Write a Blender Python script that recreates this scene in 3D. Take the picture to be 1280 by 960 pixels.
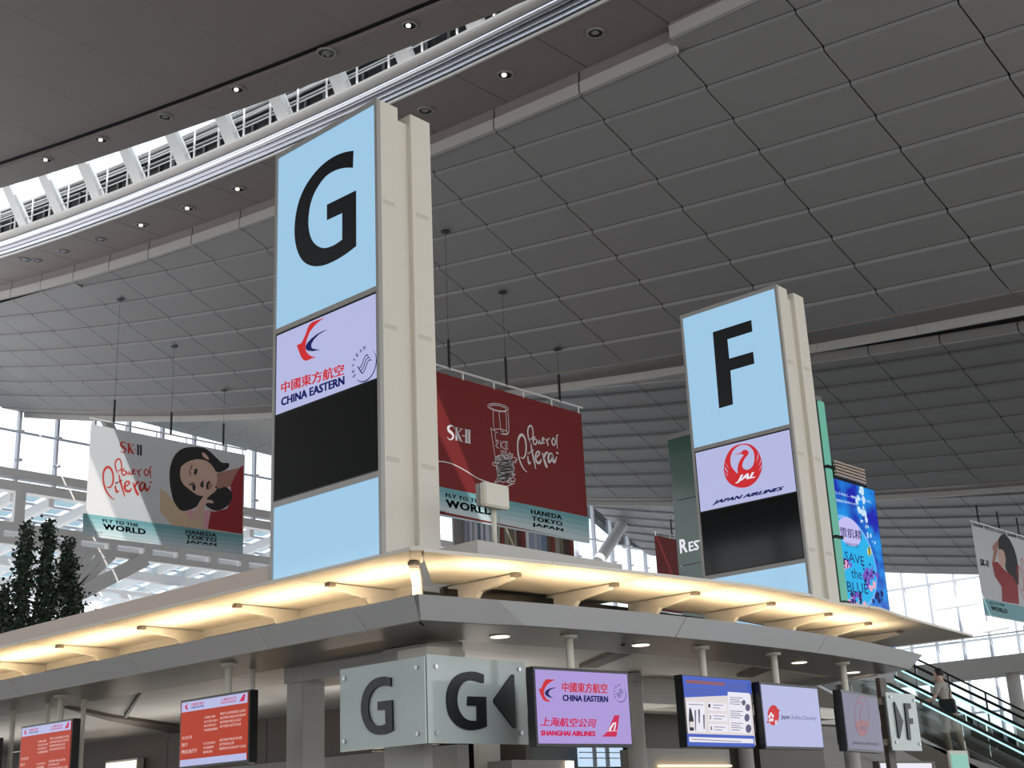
import bpy, bmesh, math, random
from math import sin, cos, pi, radians, sqrt
from mathutils import Vector, Matrix
random.seed(7)
for o in list(bpy.data.objects): bpy.data.objects.remove(o)
SC = bpy.context.scene
COL = SC.collection
# ------------------------------------------------------------------ camera
F, YAW, PIT, ROL = 1659.35, .7332, .319, -.0454
EYE = Vector((0, 0, 1.6))
fw = Vector((cos(PIT)*cos(YAW), cos(PIT)*sin(YAW), sin(PIT)))
r0 = Vector((sin(YAW), -cos(YAW), 0)); u0 = r0.cross(fw)
RT = cos(ROL)*r0+sin(ROL)*u0; UP = -sin(ROL)*r0+cos(ROL)*u0
cam = bpy.data.cameras.new('camera'); camo = bpy.data.objects.new('camera', cam); COL.objects.link(camo)
cam.sensor_width = 36; cam.lens = 36*F/1280; cam.clip_end = 600; cam.clip_start = .1
M = Matrix((RT, UP, -fw)).transposed().to_4x4(); M.translation = EYE
camo.matrix_world = M; SC.camera = camo
# ------------------------------------------------------------------ sky, sun, exposure
W = bpy.data.worlds.new('sky'); SC.world = W; W.use_nodes = True
wn = W.node_tree.nodes; wl = W.node_tree.links
bg = wn['Background']; tc = wn.new('ShaderNodeTexCoord'); sp = wn.new('ShaderNodeSeparateXYZ'); rmp = wn.new('ShaderNodeValToRGB')
wl.new(tc.outputs['Generated'], sp.inputs[0]); wl.new(sp.outputs['Z'], rmp.inputs[0]); wl.new(rmp.outputs[0], bg.inputs[0])
rmp.color_ramp.elements[0].position = 0; rmp.color_ramp.elements[0].color = (1, 1, 1, 1)
rmp.color_ramp.elements[1].position = .8; rmp.color_ramp.elements[1].color = (.80, .90, 1, 1)
bg.inputs[1].default_value = 1.9
sun = bpy.data.lights.new('sun', 'SUN'); sun.energy = 5.0; sun.angle = .009; sun.color = (1, .96, .88)
suno = bpy.data.objects.new('sun', sun); COL.objects.link(suno)
suno.rotation_euler = Vector((.53, .95, -.86)).to_track_quat('-Z', 'Y').to_euler()
SC.view_settings.view_transform = 'Standard'; SC.view_settings.look = 'None'
SC.view_settings.exposure = 0; SC.view_settings.gamma = 1; SC.view_settings.use_curve_mapping = False
# ------------------------------------------------------------------ helpers
def ray(px, py):
    return RT*((px-640)/F)-UP*((py-480)/F)+fw
def at(px, py, x=None, y=None, z=None):
    """the point where the line of sight through a measured pixel meets a plane of the building"""
    d = ray(px, py)
    t = x/d.x if x is not None else (y/d.y if y is not None else (z-1.6)/d.z)
    return EYE+d*t
def proj(P):
    q = Vector(P)-EYE
    return 640+F*q.dot(RT)/q.dot(fw), 480-F*q.dot(UP)/q.dot(fw)
def lin(c):
    c = c/255
    return c/12.92 if c <= .04045 else ((c+.055)/1.055)**2.4
def rgb(r, g, b): return (lin(r), lin(g), lin(b), 1)
MATS = {}
def mat(name, col, rough=.5, metal=0, emit=0, noise=.04, nscale=6, spec=.5, bump=0, alpha=None, trans=0, ecol=None):
    m = bpy.data.materials.new(name); m.use_nodes = True; nt = m.node_tree; N = nt.nodes; L = nt.links
    b = N['Principled BSDF']
    b.inputs['Roughness'].default_value = rough; b.inputs['Metallic'].default_value = metal
    b.inputs['Specular IOR Level'].default_value = spec
    if trans: b.inputs['Transmission Weight'].default_value = trans
    if emit:
        b.inputs['Base Color'].default_value = (0.01, .01, .012, 1)
        b.inputs['Emission Color'].default_value = ecol or col; b.inputs['Emission Strength'].default_value = emit
    else:
        t = N.new('ShaderNodeTexCoord'); n = N.new('ShaderNodeTexNoise'); n.inputs['Scale'].default_value = nscale
        n.inputs['Detail'].default_value = 4
        L.new(t.outputs['Object'], n.inputs['Vector'])
        r = N.new('ShaderNodeMapRange'); r.inputs['To Min'].default_value = 1-noise; r.inputs['To Max'].default_value = 1+noise
        L.new(n.outputs['Fac'], r.inputs['Value'])
        mx = N.new('ShaderNodeVectorMath'); mx.operation = 'SCALE'; mx.inputs[0].default_value = col[:3]
        L.new(r.outputs['Result'], mx.inputs['Scale']); L.new(mx.outputs[0], b.inputs['Base Color'])
        if bump:
            bp = N.new('ShaderNodeBump'); bp.inputs['Strength'].default_value = bump; bp.inputs['Distance'].default_value = .01
            n2 = N.new('ShaderNodeTexNoise'); n2.inputs['Scale'].default_value = nscale*8; L.new(t.outputs['Object'], n2.inputs['Vector'])
            L.new(n2.outputs['Fac'], bp.inputs['Height']); L.new(bp.outputs[0], b.inputs['Normal'])
    MATS[name] = m
    return m
def glass(name, tint, refl=.12, rough=0.02):
    m = bpy.data.materials.new(name); m.use_nodes = True; N = m.node_tree.nodes; L = m.node_tree.links
    N.remove(N['Principled BSDF']); out = N['Material Output']
    t = N.new('ShaderNodeBsdfTransparent'); t.inputs[0].default_value = tint
    g = N.new('ShaderNodeBsdfGlossy'); g.inputs['Roughness'].default_value = rough; g.inputs[0].default_value = (.9, .95, .95, 1)
    fr = N.new('ShaderNodeFresnel'); fr.inputs[0].default_value = 1.45
    mp = N.new('ShaderNodeMath'); mp.operation = 'MULTIPLY'; mp.inputs[1].default_value = refl*8; mp.use_clamp = True
    L.new(fr.outputs[0], mp.inputs[0])
    mx = N.new('ShaderNodeMixShader'); L.new(mp.outputs[0], mx.inputs[0]); L.new(t.outputs[0], mx.inputs[1]); L.new(g.outputs[0], mx.inputs[2])
    L.new(mx.outputs[0], out.inputs[0]); MATS[name] = m
    return m
class MB:
    """collects boxes, prisms, tubes; build() links them as one mesh object"""
    def __init__(s): s.v = []; s.f = []
    def add(s, vs, fs):
        n = len(s.v); s.v += [tuple(v) for v in vs]; s.f += [tuple(i+n for i in f) for f in fs]; return s
    def box(s, a, b):
        (x0, y0, z0), (x1, y1, z1) = a, b
        return s.add([(x0, y0, z0), (x1, y0, z0), (x1, y1, z0), (x0, y1, z0), (x0, y0, z1), (x1, y0, z1), (x1, y1, z1), (x0, y1, z1)],
                     [(0, 3, 2, 1), (4, 5, 6, 7), (0, 1, 5, 4), (1, 2, 6, 5), (2, 3, 7, 6), (3, 0, 4, 7)])
    def hexa(s, q0, q1):
        """two quads joined into a solid"""
        return s.add(list(q0)+list(q1), [(3, 2, 1, 0), (4, 5, 6, 7), (0, 1, 5, 4), (1, 2, 6, 5), (2, 3, 7, 6), (3, 0, 4, 7)])
    def prism(s, poly, vec):
        n = len(poly); vec = Vector(vec); P = [Vector(p) for p in poly]
        vs = P+[p+vec for p in P]
        fs = [tuple(range(n))[::-1], tuple(range(n, 2*n))]+[(i, (i+1) % n, n+(i+1) % n, n+i) for i in range(n)]
        return s.add(vs, fs)
    def beam(s, p0, p1, w, h, up=(0, 0, 1)):
        p0 = Vector(p0); p1 = Vector(p1); d = (p1-p0).normalized(); up = Vector(up)
        sd = d.cross(up)
        if sd.length < 1e-4: sd = d.cross(Vector((1, 0, 0)))
        sd.normalize(); u = sd.cross(d)
        q = lambda p: [p-sd*w/2-u*h/2, p+sd*w/2-u*h/2, p+sd*w/2+u*h/2, p-sd*w/2+u*h/2]
        return s.hexa(q(p0), q(p1))
    def tube(s, pts, r, n=8, cap=True):
        pts = [Vector(p) for p in pts]; rs = r if isinstance(r, (list, tuple)) else [r]*len(pts)
        prev = None; rings = []
        for i, p in enumerate(pts):
            d = (pts[min(i+1, len(pts)-1)]-pts[max(i-1, 0)]).normalized()
            a = d.cross(Vector((0, 0, 1)))
            if a.length < 1e-3: a = d.cross(Vector((1, 0, 0)))
            a.normalize(); b = d.cross(a)
            rings.append([p+(a*cos(t)+b*sin(t))*rs[i] for t in [2*pi*k/n for k in range(n)]])
        vs = [v for R_ in rings for v in R_]; fs = []
        for i in range(len(pts)-1):
            for k in range(n): fs.append((i*n+k, i*n+(k+1) % n, (i+1)*n+(k+1) % n, (i+1)*n+k))
        if cap: fs += [tuple(range(n))[::-1], tuple((len(pts)-1)*n+k for k in range(n))]
        return s.add(vs, fs)
    def build(s, name, m, parent=None, smooth=False, bev=0):
        me = bpy.data.meshes.new(name); me.from_pydata(s.v, [], s.f); me.update()
        bm = bmesh.new(); bm.from_mesh(me); bmesh.ops.recalc_face_normals(bm, faces=bm.faces[:])
        if bev: bmesh.ops.bevel(bm, geom=[e for e in bm.edges if e.calc_face_angle(0) > .5], offset=bev, segments=2, affect='EDGES')
        bm.to_mesh(me); bm.free()
        if smooth:
            for p in me.polygons: p.use_smooth = True
        return link(name, me, m, parent)
def link(name, me, m, parent=None):
    o = bpy.data.objects.new(name, me); COL.objects.link(o)
    if m is not None and len(me.materials) == 0: me.materials.append(MATS[m] if isinstance(m, str) else m)
    if parent is not None:
        o.parent = parent; o.matrix_parent_inverse = parent.matrix_world.inverted()
    return o
def thing(name, label, cat, loc=(0, 0, 0), group=None):
    o = bpy.data.objects.new(name, None); COL.objects.link(o); o.location = loc; o.matrix_world = Matrix.Translation(Vector(loc))
    o.empty_display_size = .2
    o['label'] = label; o['category'] = cat
    if group: o['group'] = group
    return o
def tag(o, label, cat, group=None):
    o['label'] = label; o['category'] = cat
    if group: o['group'] = group
    return o
def struct(name, label=None, loc=(0, 0, 0), cat=None):
    o = bpy.data.objects.new(name, None); COL.objects.link(o); o.matrix_world = Matrix.Translation(Vector(loc))
    o['kind'] = 'structure'
    if label: o['label'] = label
    if cat: o['category'] = cat
    return o
def ORD(i): return ['first', 'second', 'third', 'fourth', 'fifth', 'sixth', 'seventh', 'eighth', 'ninth', 'tenth', 'eleventh', 'twelfth', 'thirteenth', 'fourteenth', 'fifteenth', 'sixteenth', 'seventeenth', 'eighteenth', 'nineteenth', 'twentieth'][i]
class Frame:
    """a flat face in the place: origin, right, up, outward normal; pixel() finds where a measured point of the photo lies on it"""
    def __init__(s, O, U, V=(0, 0, 1)):
        s.O = Vector(O); s.U = Vector(U).normalized(); s.V = Vector(V).normalized(); s.N = s.U.cross(s.V)
    def pixel(s, p):
        d = ray(*p); t = (s.O-EYE).dot(s.N)/d.dot(s.N); q = EYE+d*t-s.O
        return (q.dot(s.U), q.dot(s.V))
    def P(s, u, v, n=0): return s.O+s.U*u+s.V*v+s.N*n
def curve_fill(loops, ext=0):
    cu = bpy.data.curves.new('c', 'CURVE'); cu.dimensions = '2D'; cu.fill_mode = 'BOTH' if ext else 'FRONT'; cu.extrude = ext
    for lp in loops:
        spn = cu.splines.new('POLY'); spn.points.add(len(lp)-1); spn.use_cyclic_u = True
        for i, p in enumerate(lp): spn.points[i].co = (p[0], p[1], 0, 1)
    ob = bpy.data.objects.new('c', cu); me = bpy.data.meshes.new_from_object(ob)
    bpy.data.objects.remove(ob); bpy.data.curves.remove(cu)
    return me
def place(me, fr, off):
    for v in me.vertices:
        v.co = fr.P(v.co.x, v.co.y, v.co.z+off)
    me.update(); return me
def art(fr, loops, m, name, parent, off=.004, ext=0, px=True):
    """flat print: outlines (measured on the photo when px) laid on the face"""
    L2 = [[fr.pixel(p) for p in lp] if px else lp for lp in loops]
    me = place(curve_fill(L2, ext), fr, off+ext)
    me.name = name
    return link(name, me, m, parent)
def smooth(pts, n=6, closed=True):
    out = []; N = len(pts)
    rng = range(N) if closed else range(N-1)
    for i in rng:
        g = (lambda k: pts[k % N]) if closed else (lambda k: pts[max(0, min(N-1, k))])
        p0, p1, p2, p3 = g(i-1), g(i), g(i+1), g(i+2)
        for k in range(n):
            t = k/n
            out.append(tuple(.5*((2*p1[a])+(-p0[a]+p2[a])*t+(2*p0[a]-5*p1[a]+4*p2[a]-p3[a])*t*t+(-p0[a]+3*p1[a]-3*p2[a]+p3[a])*t**3) for a in range(len(p1))))
    if not closed: out.append(tuple(pts[-1]))
    return out
def strokes(fr, lines, m, name, parent, off=.004, px=True):
    """pen strokes: each (points, width) or points with own width in px third value"""
    vs = []; fs = []
    for pts, w in lines:
        pts = smooth(pts, 5, False)
        q = [fr.pixel(p[:2]) if px else p[:2] for p in pts]
        wd = [(p[2] if len(p) > 2 else 1)*w for p in pts]
        n0 = len(vs)
        for i, p in enumerate(q):
            a = q[max(0, i-1)]; b = q[min(len(q)-1, i+1)]
            dx, dy = b[0]-a[0], b[1]-a[1]; l = math.hypot(dx, dy) or 1
            nx, ny = -dy/l*wd[i]/2, dx/l*wd[i]/2
            vs += [fr.P(p[0]+nx, p[1]+ny, off), fr.P(p[0]-nx, p[1]-ny, off)]
        for i in range(len(q)-1):
            k = n0+2*i; fs.append((k, k+1, k+3, k+2))
    me = bpy.data.meshes.new(name); me.from_pydata([tuple(v) for v in vs], [], fs); me.update()
    return link(name, me, m, parent)
def text_mesh(s, bold=0, shear=0, spacing=1):
    cu = bpy.data.curves.new('t', 'FONT'); cu.body = s; cu.size = 1; cu.offset = bold; cu.shear = shear; cu.resolution_u = 2
    cu.space_character = spacing; cu.fill_mode = 'FRONT'
    ob = bpy.data.objects.new('t', cu); COL.objects.link(ob); bpy.context.view_layer.update()
    dg = bpy.context.evaluated_depsgraph_get()
    me = bpy.data.meshes.new_from_object(ob.evaluated_get(dg), depsgraph=dg)
    bpy.data.objects.remove(ob); bpy.data.curves.remove(cu)
    return me
def text(fr, s, bl, br, tl, m, parent, name='lettering', bold=0, shear=0, off=.004, px=True, spacing=1, ext=0):
    """lettering stretched into the parallelogram bottom-left, bottom-right, top-left"""
    me = text_mesh(s, 0, shear, spacing)
    if not len(me.vertices): return None
    if bold:                                        # heavier strokes: the outline laid down five times, a hair apart
        bm = bmesh.new()
        for dx, dy in ((0, 0), (bold, bold*.5), (-bold, -bold*.5), (bold, -bold*.5), (-bold, bold*.5)):
            n0 = len(bm.verts); bm.from_mesh(me); bm.verts.ensure_lookup_table()
            for v in bm.verts[n0:]: v.co.x += dx; v.co.y += dy
        bm.to_mesh(me); bm.free()
    B, Rr, T = [(fr.pixel(p) if px else p) for p in (bl, br, tl)]
    xs = [v.co.x for v in me.vertices]; ys = [v.co.y for v in me.vertices]
    x0, x1, y0, y1 = min(xs), max(xs), min(ys), max(ys)
    for v in me.vertices:
        a = (v.co.x-x0)/(x1-x0); b = (v.co.y-y0)/(y1-y0)
        v.co = fr.P(B[0]+(Rr[0]-B[0])*a+(T[0]-B[0])*b, B[1]+(Rr[1]-B[1])*a+(T[1]-B[1])*b, off)
    me.update(); me.name = name
    return link(name, me, m, parent)
def glyph(pts, a, b, c):
    """letter G: points 0..a are the outer bow, b..c the inner bow, corners kept between"""
    return smooth(pts[:a+1], 4, False)+pts[a+1:b]+smooth(pts[b:c+1], 4, False)
def Z(ox, oy, s, pts):
    """crop coordinates of a magnified view -> photo pixels"""
    return [(ox+p[0]/s, oy+p[1]/s)+tuple(p[2:]) for p in pts]
# ------------------------------------------------------------------ materials
mat('ceiling_band', rgb(186, 182, 178), .5, noise=.03, nscale=.5)
mat('ceiling_panel', rgb(140, 139, 140), .6, noise=.03, nscale=.5)
mat('ceiling_soffit', rgb(136, 127, 124), .55, noise=.03, nscale=.6)
mat('deck_or_cover', rgb(40, 40, 42), .9)
mat('chrome', rgb(200, 200, 206), .2, 1, noise=.02)
mat('chrome_dark', rgb(90, 90, 95), .4, .6)
mat('white_steel', rgb(225, 223, 222), .4)
mat('mullion_grey', rgb(176, 178, 188), .45)
mat('mullion', rgb(226, 226, 234), .45)
mat('floor_tile', rgb(150, 146, 140), .25, noise=.06)
mat('warm_white', rgb(222, 217, 205), .45, noise=.015)
mat('warm_shade', rgb(205, 199, 187), .5)
mat('frame_metal', rgb(172, 169, 165), .4, .1)
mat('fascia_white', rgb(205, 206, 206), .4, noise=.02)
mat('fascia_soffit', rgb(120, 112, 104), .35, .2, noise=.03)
mat('plate', rgb(226, 220, 210), .5, noise=.015)
mat('beige_wall', rgb(214, 196, 184), .55, noise=.02)
mat('black', rgb(16, 17, 19), .35)
mat('black_metal', rgb(22, 22, 24), .4)
mat('dark_glass', rgb(14, 15, 17), .08, spec=.6)
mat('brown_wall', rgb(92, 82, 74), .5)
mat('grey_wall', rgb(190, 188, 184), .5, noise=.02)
mat('grey_panel', rgb(150, 150, 148), .4)
mat('concrete', rgb(165, 163, 160), .6, noise=.05)
mat('sign_blue', rgb(160, 203, 232), .05, emit=.97, spec=.35)
mat('screen_lav', rgb(180, 184, 224), .3, emit=1, spec=.06)
mat('screen_lav2', rgb(170, 152, 214), .3, emit=1, spec=.06)
mat('screen_dim', rgb(112, 108, 130), .3, emit=1, spec=.06)
mat('screen_off', rgb(14, 16, 19), .07, spec=.4)
mat('screen_red', rgb(172, 58, 36), .3, emit=1, spec=.06)
mat('ink_black', rgb(20, 22, 26), .4)
mat('led_black', rgb(18, 20, 24), .3, emit=1, spec=.06)
mat('led_red', rgb(200, 44, 48), .3, emit=1, spec=.06)
mat('led_navy', rgb(24, 28, 92), .3, emit=1, spec=.06)
mat('led_crimson', rgb(200, 36, 84), .3, emit=1, spec=.06)
mat('led_white', rgb(232, 230, 240), .3, emit=1, spec=.06)
mat('led_pink', rgb(226, 196, 190), .3, emit=1, spec=.06)
mat('led_dim_red', rgb(140, 88, 96), .3, emit=1, spec=.06)
mat('led_dim_grey', rgb(88, 86, 100), .3, emit=1, spec=.06)
mat('led_grey', rgb(92, 90, 120), .3, emit=1, spec=.06)
mat('led_blue', rgb(70, 96, 190), .3, emit=1, spec=.06)
mat('led_cream', rgb(222, 214, 214), .3, emit=1, spec=.06)
mat('banner_white', rgb(205, 206, 210), .7)
mat('banner_red', rgb(122, 24, 26), .65)
mat('banner_teal', rgb(128, 176, 182), .7)
mat('banner_pale', rgb(190, 206, 210), .7)
mat('ink_red', rgb(200, 60, 52), .7)
mat('ink_white', rgb(225, 222, 225), .6)
mat('ink_dark', rgb(30, 36, 44), .6)
mat('hair', rgb(30, 26, 28), .6)
mat('skin', rgb(206, 172, 156), .6)
mat('skin_shade', rgb(168, 122, 108), .6)
mat('dress_red', rgb(150, 34, 40), .6)
mat('print_pink', rgb(214, 160, 170), .6)
mat('print_gold', rgb(206, 180, 150), .6)
mat('leaf', rgb(44, 62, 44), .55, noise=.35, nscale=3)
mat('bark', rgb(92, 76, 62), .8)
mat('soil', rgb(50, 40, 34), .9)
mat('green_glass', rgb(74, 104, 94), .12, spec=.6, noise=.02)
mat('green_edge', rgb(120, 196, 170), .3, emit=.62, ecol=rgb(128, 212, 186))  # glow put into the colour for the lit glass edge and notice sheet
mat('cyan_led', rgb(190, 250, 255), .3, emit=1.3)
mat('rubber', rgb(16, 18, 20), .5)
mat('warm_led', rgb(255, 214, 150), .3, emit=3)
mat('lamp', rgb(255, 226, 200), .3, emit=2.2)
mat('lamp_face', rgb(255, 240, 220), .3, emit=2.0)
mat('steel', rgb(180, 180, 182), .25, 1)
mat('aluminium', rgb(200, 200, 200), .35, .8)
glass('pane', (.93, .96, .98, 1), .05)
glass('pane_blue', (.56, .655, .70, 1), .05)
glass('pane_grey', (.86, .87, .87, 1), .05)
glass('clear_glass', (.955, .975, .97, 1), .12)
glass('sign_glass', (.62, .70, .69, 1), .35, .03)
# ================================================================== the hall: roof waves
cy = dict(y=(28.4824, -29.8884, -2.8069), x=(26.1516, 1.8492, .1293, .3643), z=(20., -3.7907, 1.2786, .2732))
def pv(c, u): return sum(a*u**i for i, a in enumerate(c))
def cj(j):
    u = j/10
    return Vector((pv(cy['x'], u), pv(cy['y'], u), pv(cy['z'], u)))
def PR(j, k):                       # first bay
    w = k-2
    return cj(j)+Vector((1.0441*w-.00512*w*w, -.0609*w, -.5581*w+.00206*w*w))
def PS(j, k, ox=0, oz=0, oj=0):     # second bay
    w = k-4
    return cj(j-1.649+oj)+Vector((27.428+ox+1.097*w, 0, -1.429+oz-.491*w-.0017*w*w))
def PT(j, k): return PS(j, k, 25.4, -.3, -3)
def zB(y): return 19.5932-.01739*y+.0019868*y*y
def zs(y): return zB(y)+.62         # level of the flat strip with the lamps
YE = 62.                            # end wall
def jy(y, sh=0):                    # seam number at a given y
    j = 0.
    for _ in range(40): j += (cj(j-sh).y-y)/3.0
    return j
def bay(root, P, js, kstart, k1, m='ceiling_panel', g=.022):
    """every panel of a wave is its own piece with a front lip and open joints"""
    lip = .11
    for j in js:
        ka, kb = kstart(j+.01), kstart(j+.99)
        ks = [None]+[k for k in range(math.ceil(max(ka, kb)+.1), k1+1)]
        for a, b in zip(ks[:-1], ks[1:]):
            a0, a1 = (ka, kb) if a is None else (a, a)
            A, B, C_, D = P(j+g/3, a0), P(j+1-g/3, a1), P(j+1-g/3, b), P(j+g/3, b)
            dn = Vector((0, 0, -.05)); up = Vector((0, 0, .07))
            ex = Vector((-.012, 0, 0))
            q0 = [A+dn, B+dn, C_+up+ex, D+up+ex]
            MB().hexa(q0, [q+Vector((0, 0, lip)) for q in q0]).build('ceiling_panel', m, root)
def deck(root, P, js, ka, kb_, dz=.45):
    mb = MB()
    for j in js:
        k_ = ka(j) if callable(ka) else ka
        q = [P(j, k_), P(j+1, k_), P(j+1, kb_), P(j, kb_)]
        q = [v+Vector((0, 0, dz)) for v in q]
        mb.hexa(q, [v+Vector((0, 0, .15)) for v in q])
    mb.build('deck_or_cover', 'deck_or_cover', root)
ceil1 = struct('ceiling')
def kR(j):
    x = 24.42 if j >= 4 else 24.75
    lo = -3.
    while PR(j, lo).x < x: lo += .02
    return lo
bay(ceil1, PR, range(-13, 11), kR, 9)
deck(ceil1, PR, range(-14, 17), lambda j: kR(min(j, 12))+.05, 9.1, .3)
# the band along the upper edge of the first bay: two faces with joints
for j in range(-13, 11):
    ya, yb = cj(j+.01).y, cj(j+.99).y
    o = -.32 if j >= 4 else 0; oz = .22 if j >= 4 else 0
    def q(x, y, z): return Vector((x+o, y, z))
    A = lambda y: zs(y)+oz
    MB().hexa([q(24.62, ya, A(ya)-.31), q(24.62, yb, A(yb)-.31), q(24.62, yb, A(yb)+.03), q(24.62, ya, A(ya)+.03)],
              [q(24.9, ya, A(ya)-.31), q(24.9, yb, A(yb)-.31), q(24.9, yb, A(yb)+.03), q(24.9, ya, A(ya)+.03)]).build('upper_fascia', 'ceiling_soffit', ceil1)
    MB().hexa([q(24.58, ya, A(ya)-.68), q(24.58, yb, A(yb)-.68), q(24.58, yb, A(yb)-.33), q(24.58, ya, A(ya)-.33)],
              [q(24.72, ya, A(ya)-.68), q(24.72, yb, A(yb)-.68), q(24.72, yb, A(yb)-.33), q(24.72, ya, A(ya)-.33)]).build('lower_fascia', 'ceiling_band', ceil1)
# flat strip with lamps: one soffit panel per joint
for i, y in enumerate([YE-2.87*n for n in range(22)]):
    ya, yb = y-.015, y-2.855
    for x0, x1 in ((22.45, 24.68),):
        q0 = [(x0, ya, zs(ya)), (x0, yb, zs(yb)), (x1, yb, zs(yb)), (x1, ya, zs(ya))]
        MB().hexa(q0, [(a, b, c+.1) for a, b, c in q0]).build('strip_panel', 'ceiling_soffit', ceil1)
mb = MB()
for n in range(24):
    y0_, y1_ = YE-4*n, YE-4*n-4
    q0 = [(22.5, y0_, zs(y0_)+.3), (22.5, y1_, zs(y1_)+.3), (26.4, y1_, zs(y1_)+.3), (26.4, y0_, zs(y0_)+.3)]
    mb.hexa(q0, [(a, b, c+.1) for a, b, c in q0])
mb.build('deck_or_cover', 'deck_or_cover', ceil1)
# lower edge of the bay: level strip and hanging lip
def lower_edge(root, P, js, k, w=1.2, lip=.26):
    for j in js:
        A, B = P(j+.003, k)+Vector((0, 0, .03)), P(j+.997, k)+Vector((0, 0, .03))
        e = Vector((w, 0, 0)); up = Vector((0, 0, .1))
        MB().hexa([A, B, B+e, A+e], [A+up, B+up, B+e+up, A+e+up]).build('edge_strip', 'ceiling_soffit', root)
        dn = Vector((0, 0, -lip)); t = Vector((.12, 0, 0))
        MB().hexa([A+e+dn, B+e+dn, B+e+up, A+e+up], [A+e+dn+t, B+e+dn+t, B+e+up+t, A+e+up+t]).build('edge_lip', 'ceiling_band', root)
lower_edge(ceil1, PR, range(-13, 11), 9)
mb = MB()
for j in range(-13, 15):
    q = [PR(j, 9)+Vector((1.25, 0, .4)), PR(j+1, 9)+Vector((1.25, 0, .4)), PR(j+1, 9)+Vector((15.7, 0, 5.9)), PR(j, 9)+Vector((15.7, 0, 5.9))]
    mb.hexa(q, [v+Vector((0, 0, .15)) for v in q])
mb.build('deck_or_cover', 'deck_or_cover', ceil1)  # unseen cover added across the gap to keep sky and sun out
# second and third bay
ceil2 = struct('ceiling')
bay(ceil2, PS, range(-11, 11), lambda j: .35, 9)
deck(ceil2, PS, range(-12, 15), .2, 9.1)
for j in range(-11, 11):
    A, B = PS(j+.01, .35), PS(j+.99, .35)
    for nm, x0, x1, z0, z1, m in (('lower_fascia', -.08, .2, -.08, .32, 'ceiling_band'), ('upper_fascia', .1, .35, .30, 2.2, 'ceiling_soffit')):
        d = lambda P_, x, z: P_+Vector((x, 0, z))
        MB().hexa([d(A, x0, z0), d(B, x0, z0), d(B, x0, z1), d(A, x0, z1)], [d(A, x1, z0), d(B, x1, z0), d(B, x1, z1), d(A, x1, z1)]).build(nm, m, ceil2)
lower_edge(ceil2, PS, range(-11, 11), 9)
mb = MB()
for j in range(-11, 15):
    q = [PS(j, 9)+Vector((1.25, 0, .4)), PS(j+1, 9)+Vector((1.25, 0, .4)), PS(j+1, 9)+Vector((14.5, 0, 5.6)), PS(j, 9)+Vector((14.5, 0, 5.6))]
    mb.hexa(q, [v+Vector((0, 0, .15)) for v in q])
mb.build('deck_or_cover', 'deck_or_cover', ceil2)  # second added cover, out of view, keeps sun off the right banner
ceil3 = struct('ceiling')
bay(ceil3, PT, range(-8, 12), lambda j: 1, 11)
deck(ceil3, PT, range(-9, 17), .8, 11.05)
# ceiling patch between the waves at the end wall
ceil5 = struct('ceiling')
for iy in range(8):
    for ix in range(5):
        f = lambda x, y: 23.55-.045*(x-36.5)+.06*(62-y)
        x0, x1, y0_, y1_ = 36.5+2.3*ix+.02, 36.5+2.3*(ix+1)-.02, 62-1.5*iy-.02, 62-1.5*(iy+1)+.02
        q0 = [(x0, y0_, f(x0, y0_)-.05), (x1, y0_, f(x1, y0_)-.05), (x1, y1_, f(x1, y1_)+.07), (x0, y1_, f(x0, y1_)+.07)]
        MB().hexa(q0, [(a, b, c+.1) for a, b, c in q0]).build('ceiling_panel', 'ceiling_band', ceil5)  # lighter band colour stands in for window light on these panels
# the near wing left of the skylight
ceil4 = struct('ceiling')
def xw(y): return 21.0-.122*(y-19)
ys = [YE-3.05*n for n in range(30)]
for y0_, y1_ in zip(ys[:-1], ys[1:]):
    a, b = y0_-.005, y1_+.005
    q0 = [(xw(a)-1.1, a, zs(a)), (xw(b)-1.1, b, zs(b)), (xw(b), b, zs(b)), (xw(a), a, zs(a))]
    if y0_ > 8: MB().hexa(q0, [(x, y, z+.12) for x, y, z in q0]).build('strip_panel', 'ceiling_soffit', ceil4)
    else: MB().hexa(q0, [(x, y, z+.12) for x, y, z in q0]).build('strip_panel', 'ceiling_soffit', ceil4)
    s0, s1 = 1.16, 6.2
    for n in range(3 if y0_ > 5 else 1):
        w_ = 5.0 if y0_ > 5 else 46
        e0, e1 = 1.2+n*w_, 1.2+(n+1)*w_-.003
        zf = lambda y, e: zs(y)+.10+.06*e-.002*e*e
        q0 = [(xw(a)-e1, a, zf(a, e1)), (xw(b)-e1, b, zf(b, e1)), (xw(b)-e0, b, zf(b, e0)), (xw(a)-e0, a, zf(a, e0))]
        MB().hexa(q0, [(x, y, z+.12) for x, y, z in q0]).build('ceiling_panel', 'ceiling_soffit', ceil4)
mb = MB()
for y0_, y1_ in zip(ys[:-1], ys[1:]):
    q0 = [(-26, y0_, zs(y0_)+.75), (-26, y1_, zs(y1_)+.75), (xw(y1_)-.1, y1_, zs(y1_)+.75), (xw(y0_)-.1, y0_, zs(y0_)+.75)]
    mb.hexa(q0, [(x, y, z+.1) for x, y, z in q0])
mb.build('deck_or_cover', 'deck_or_cover', ceil4)
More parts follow.
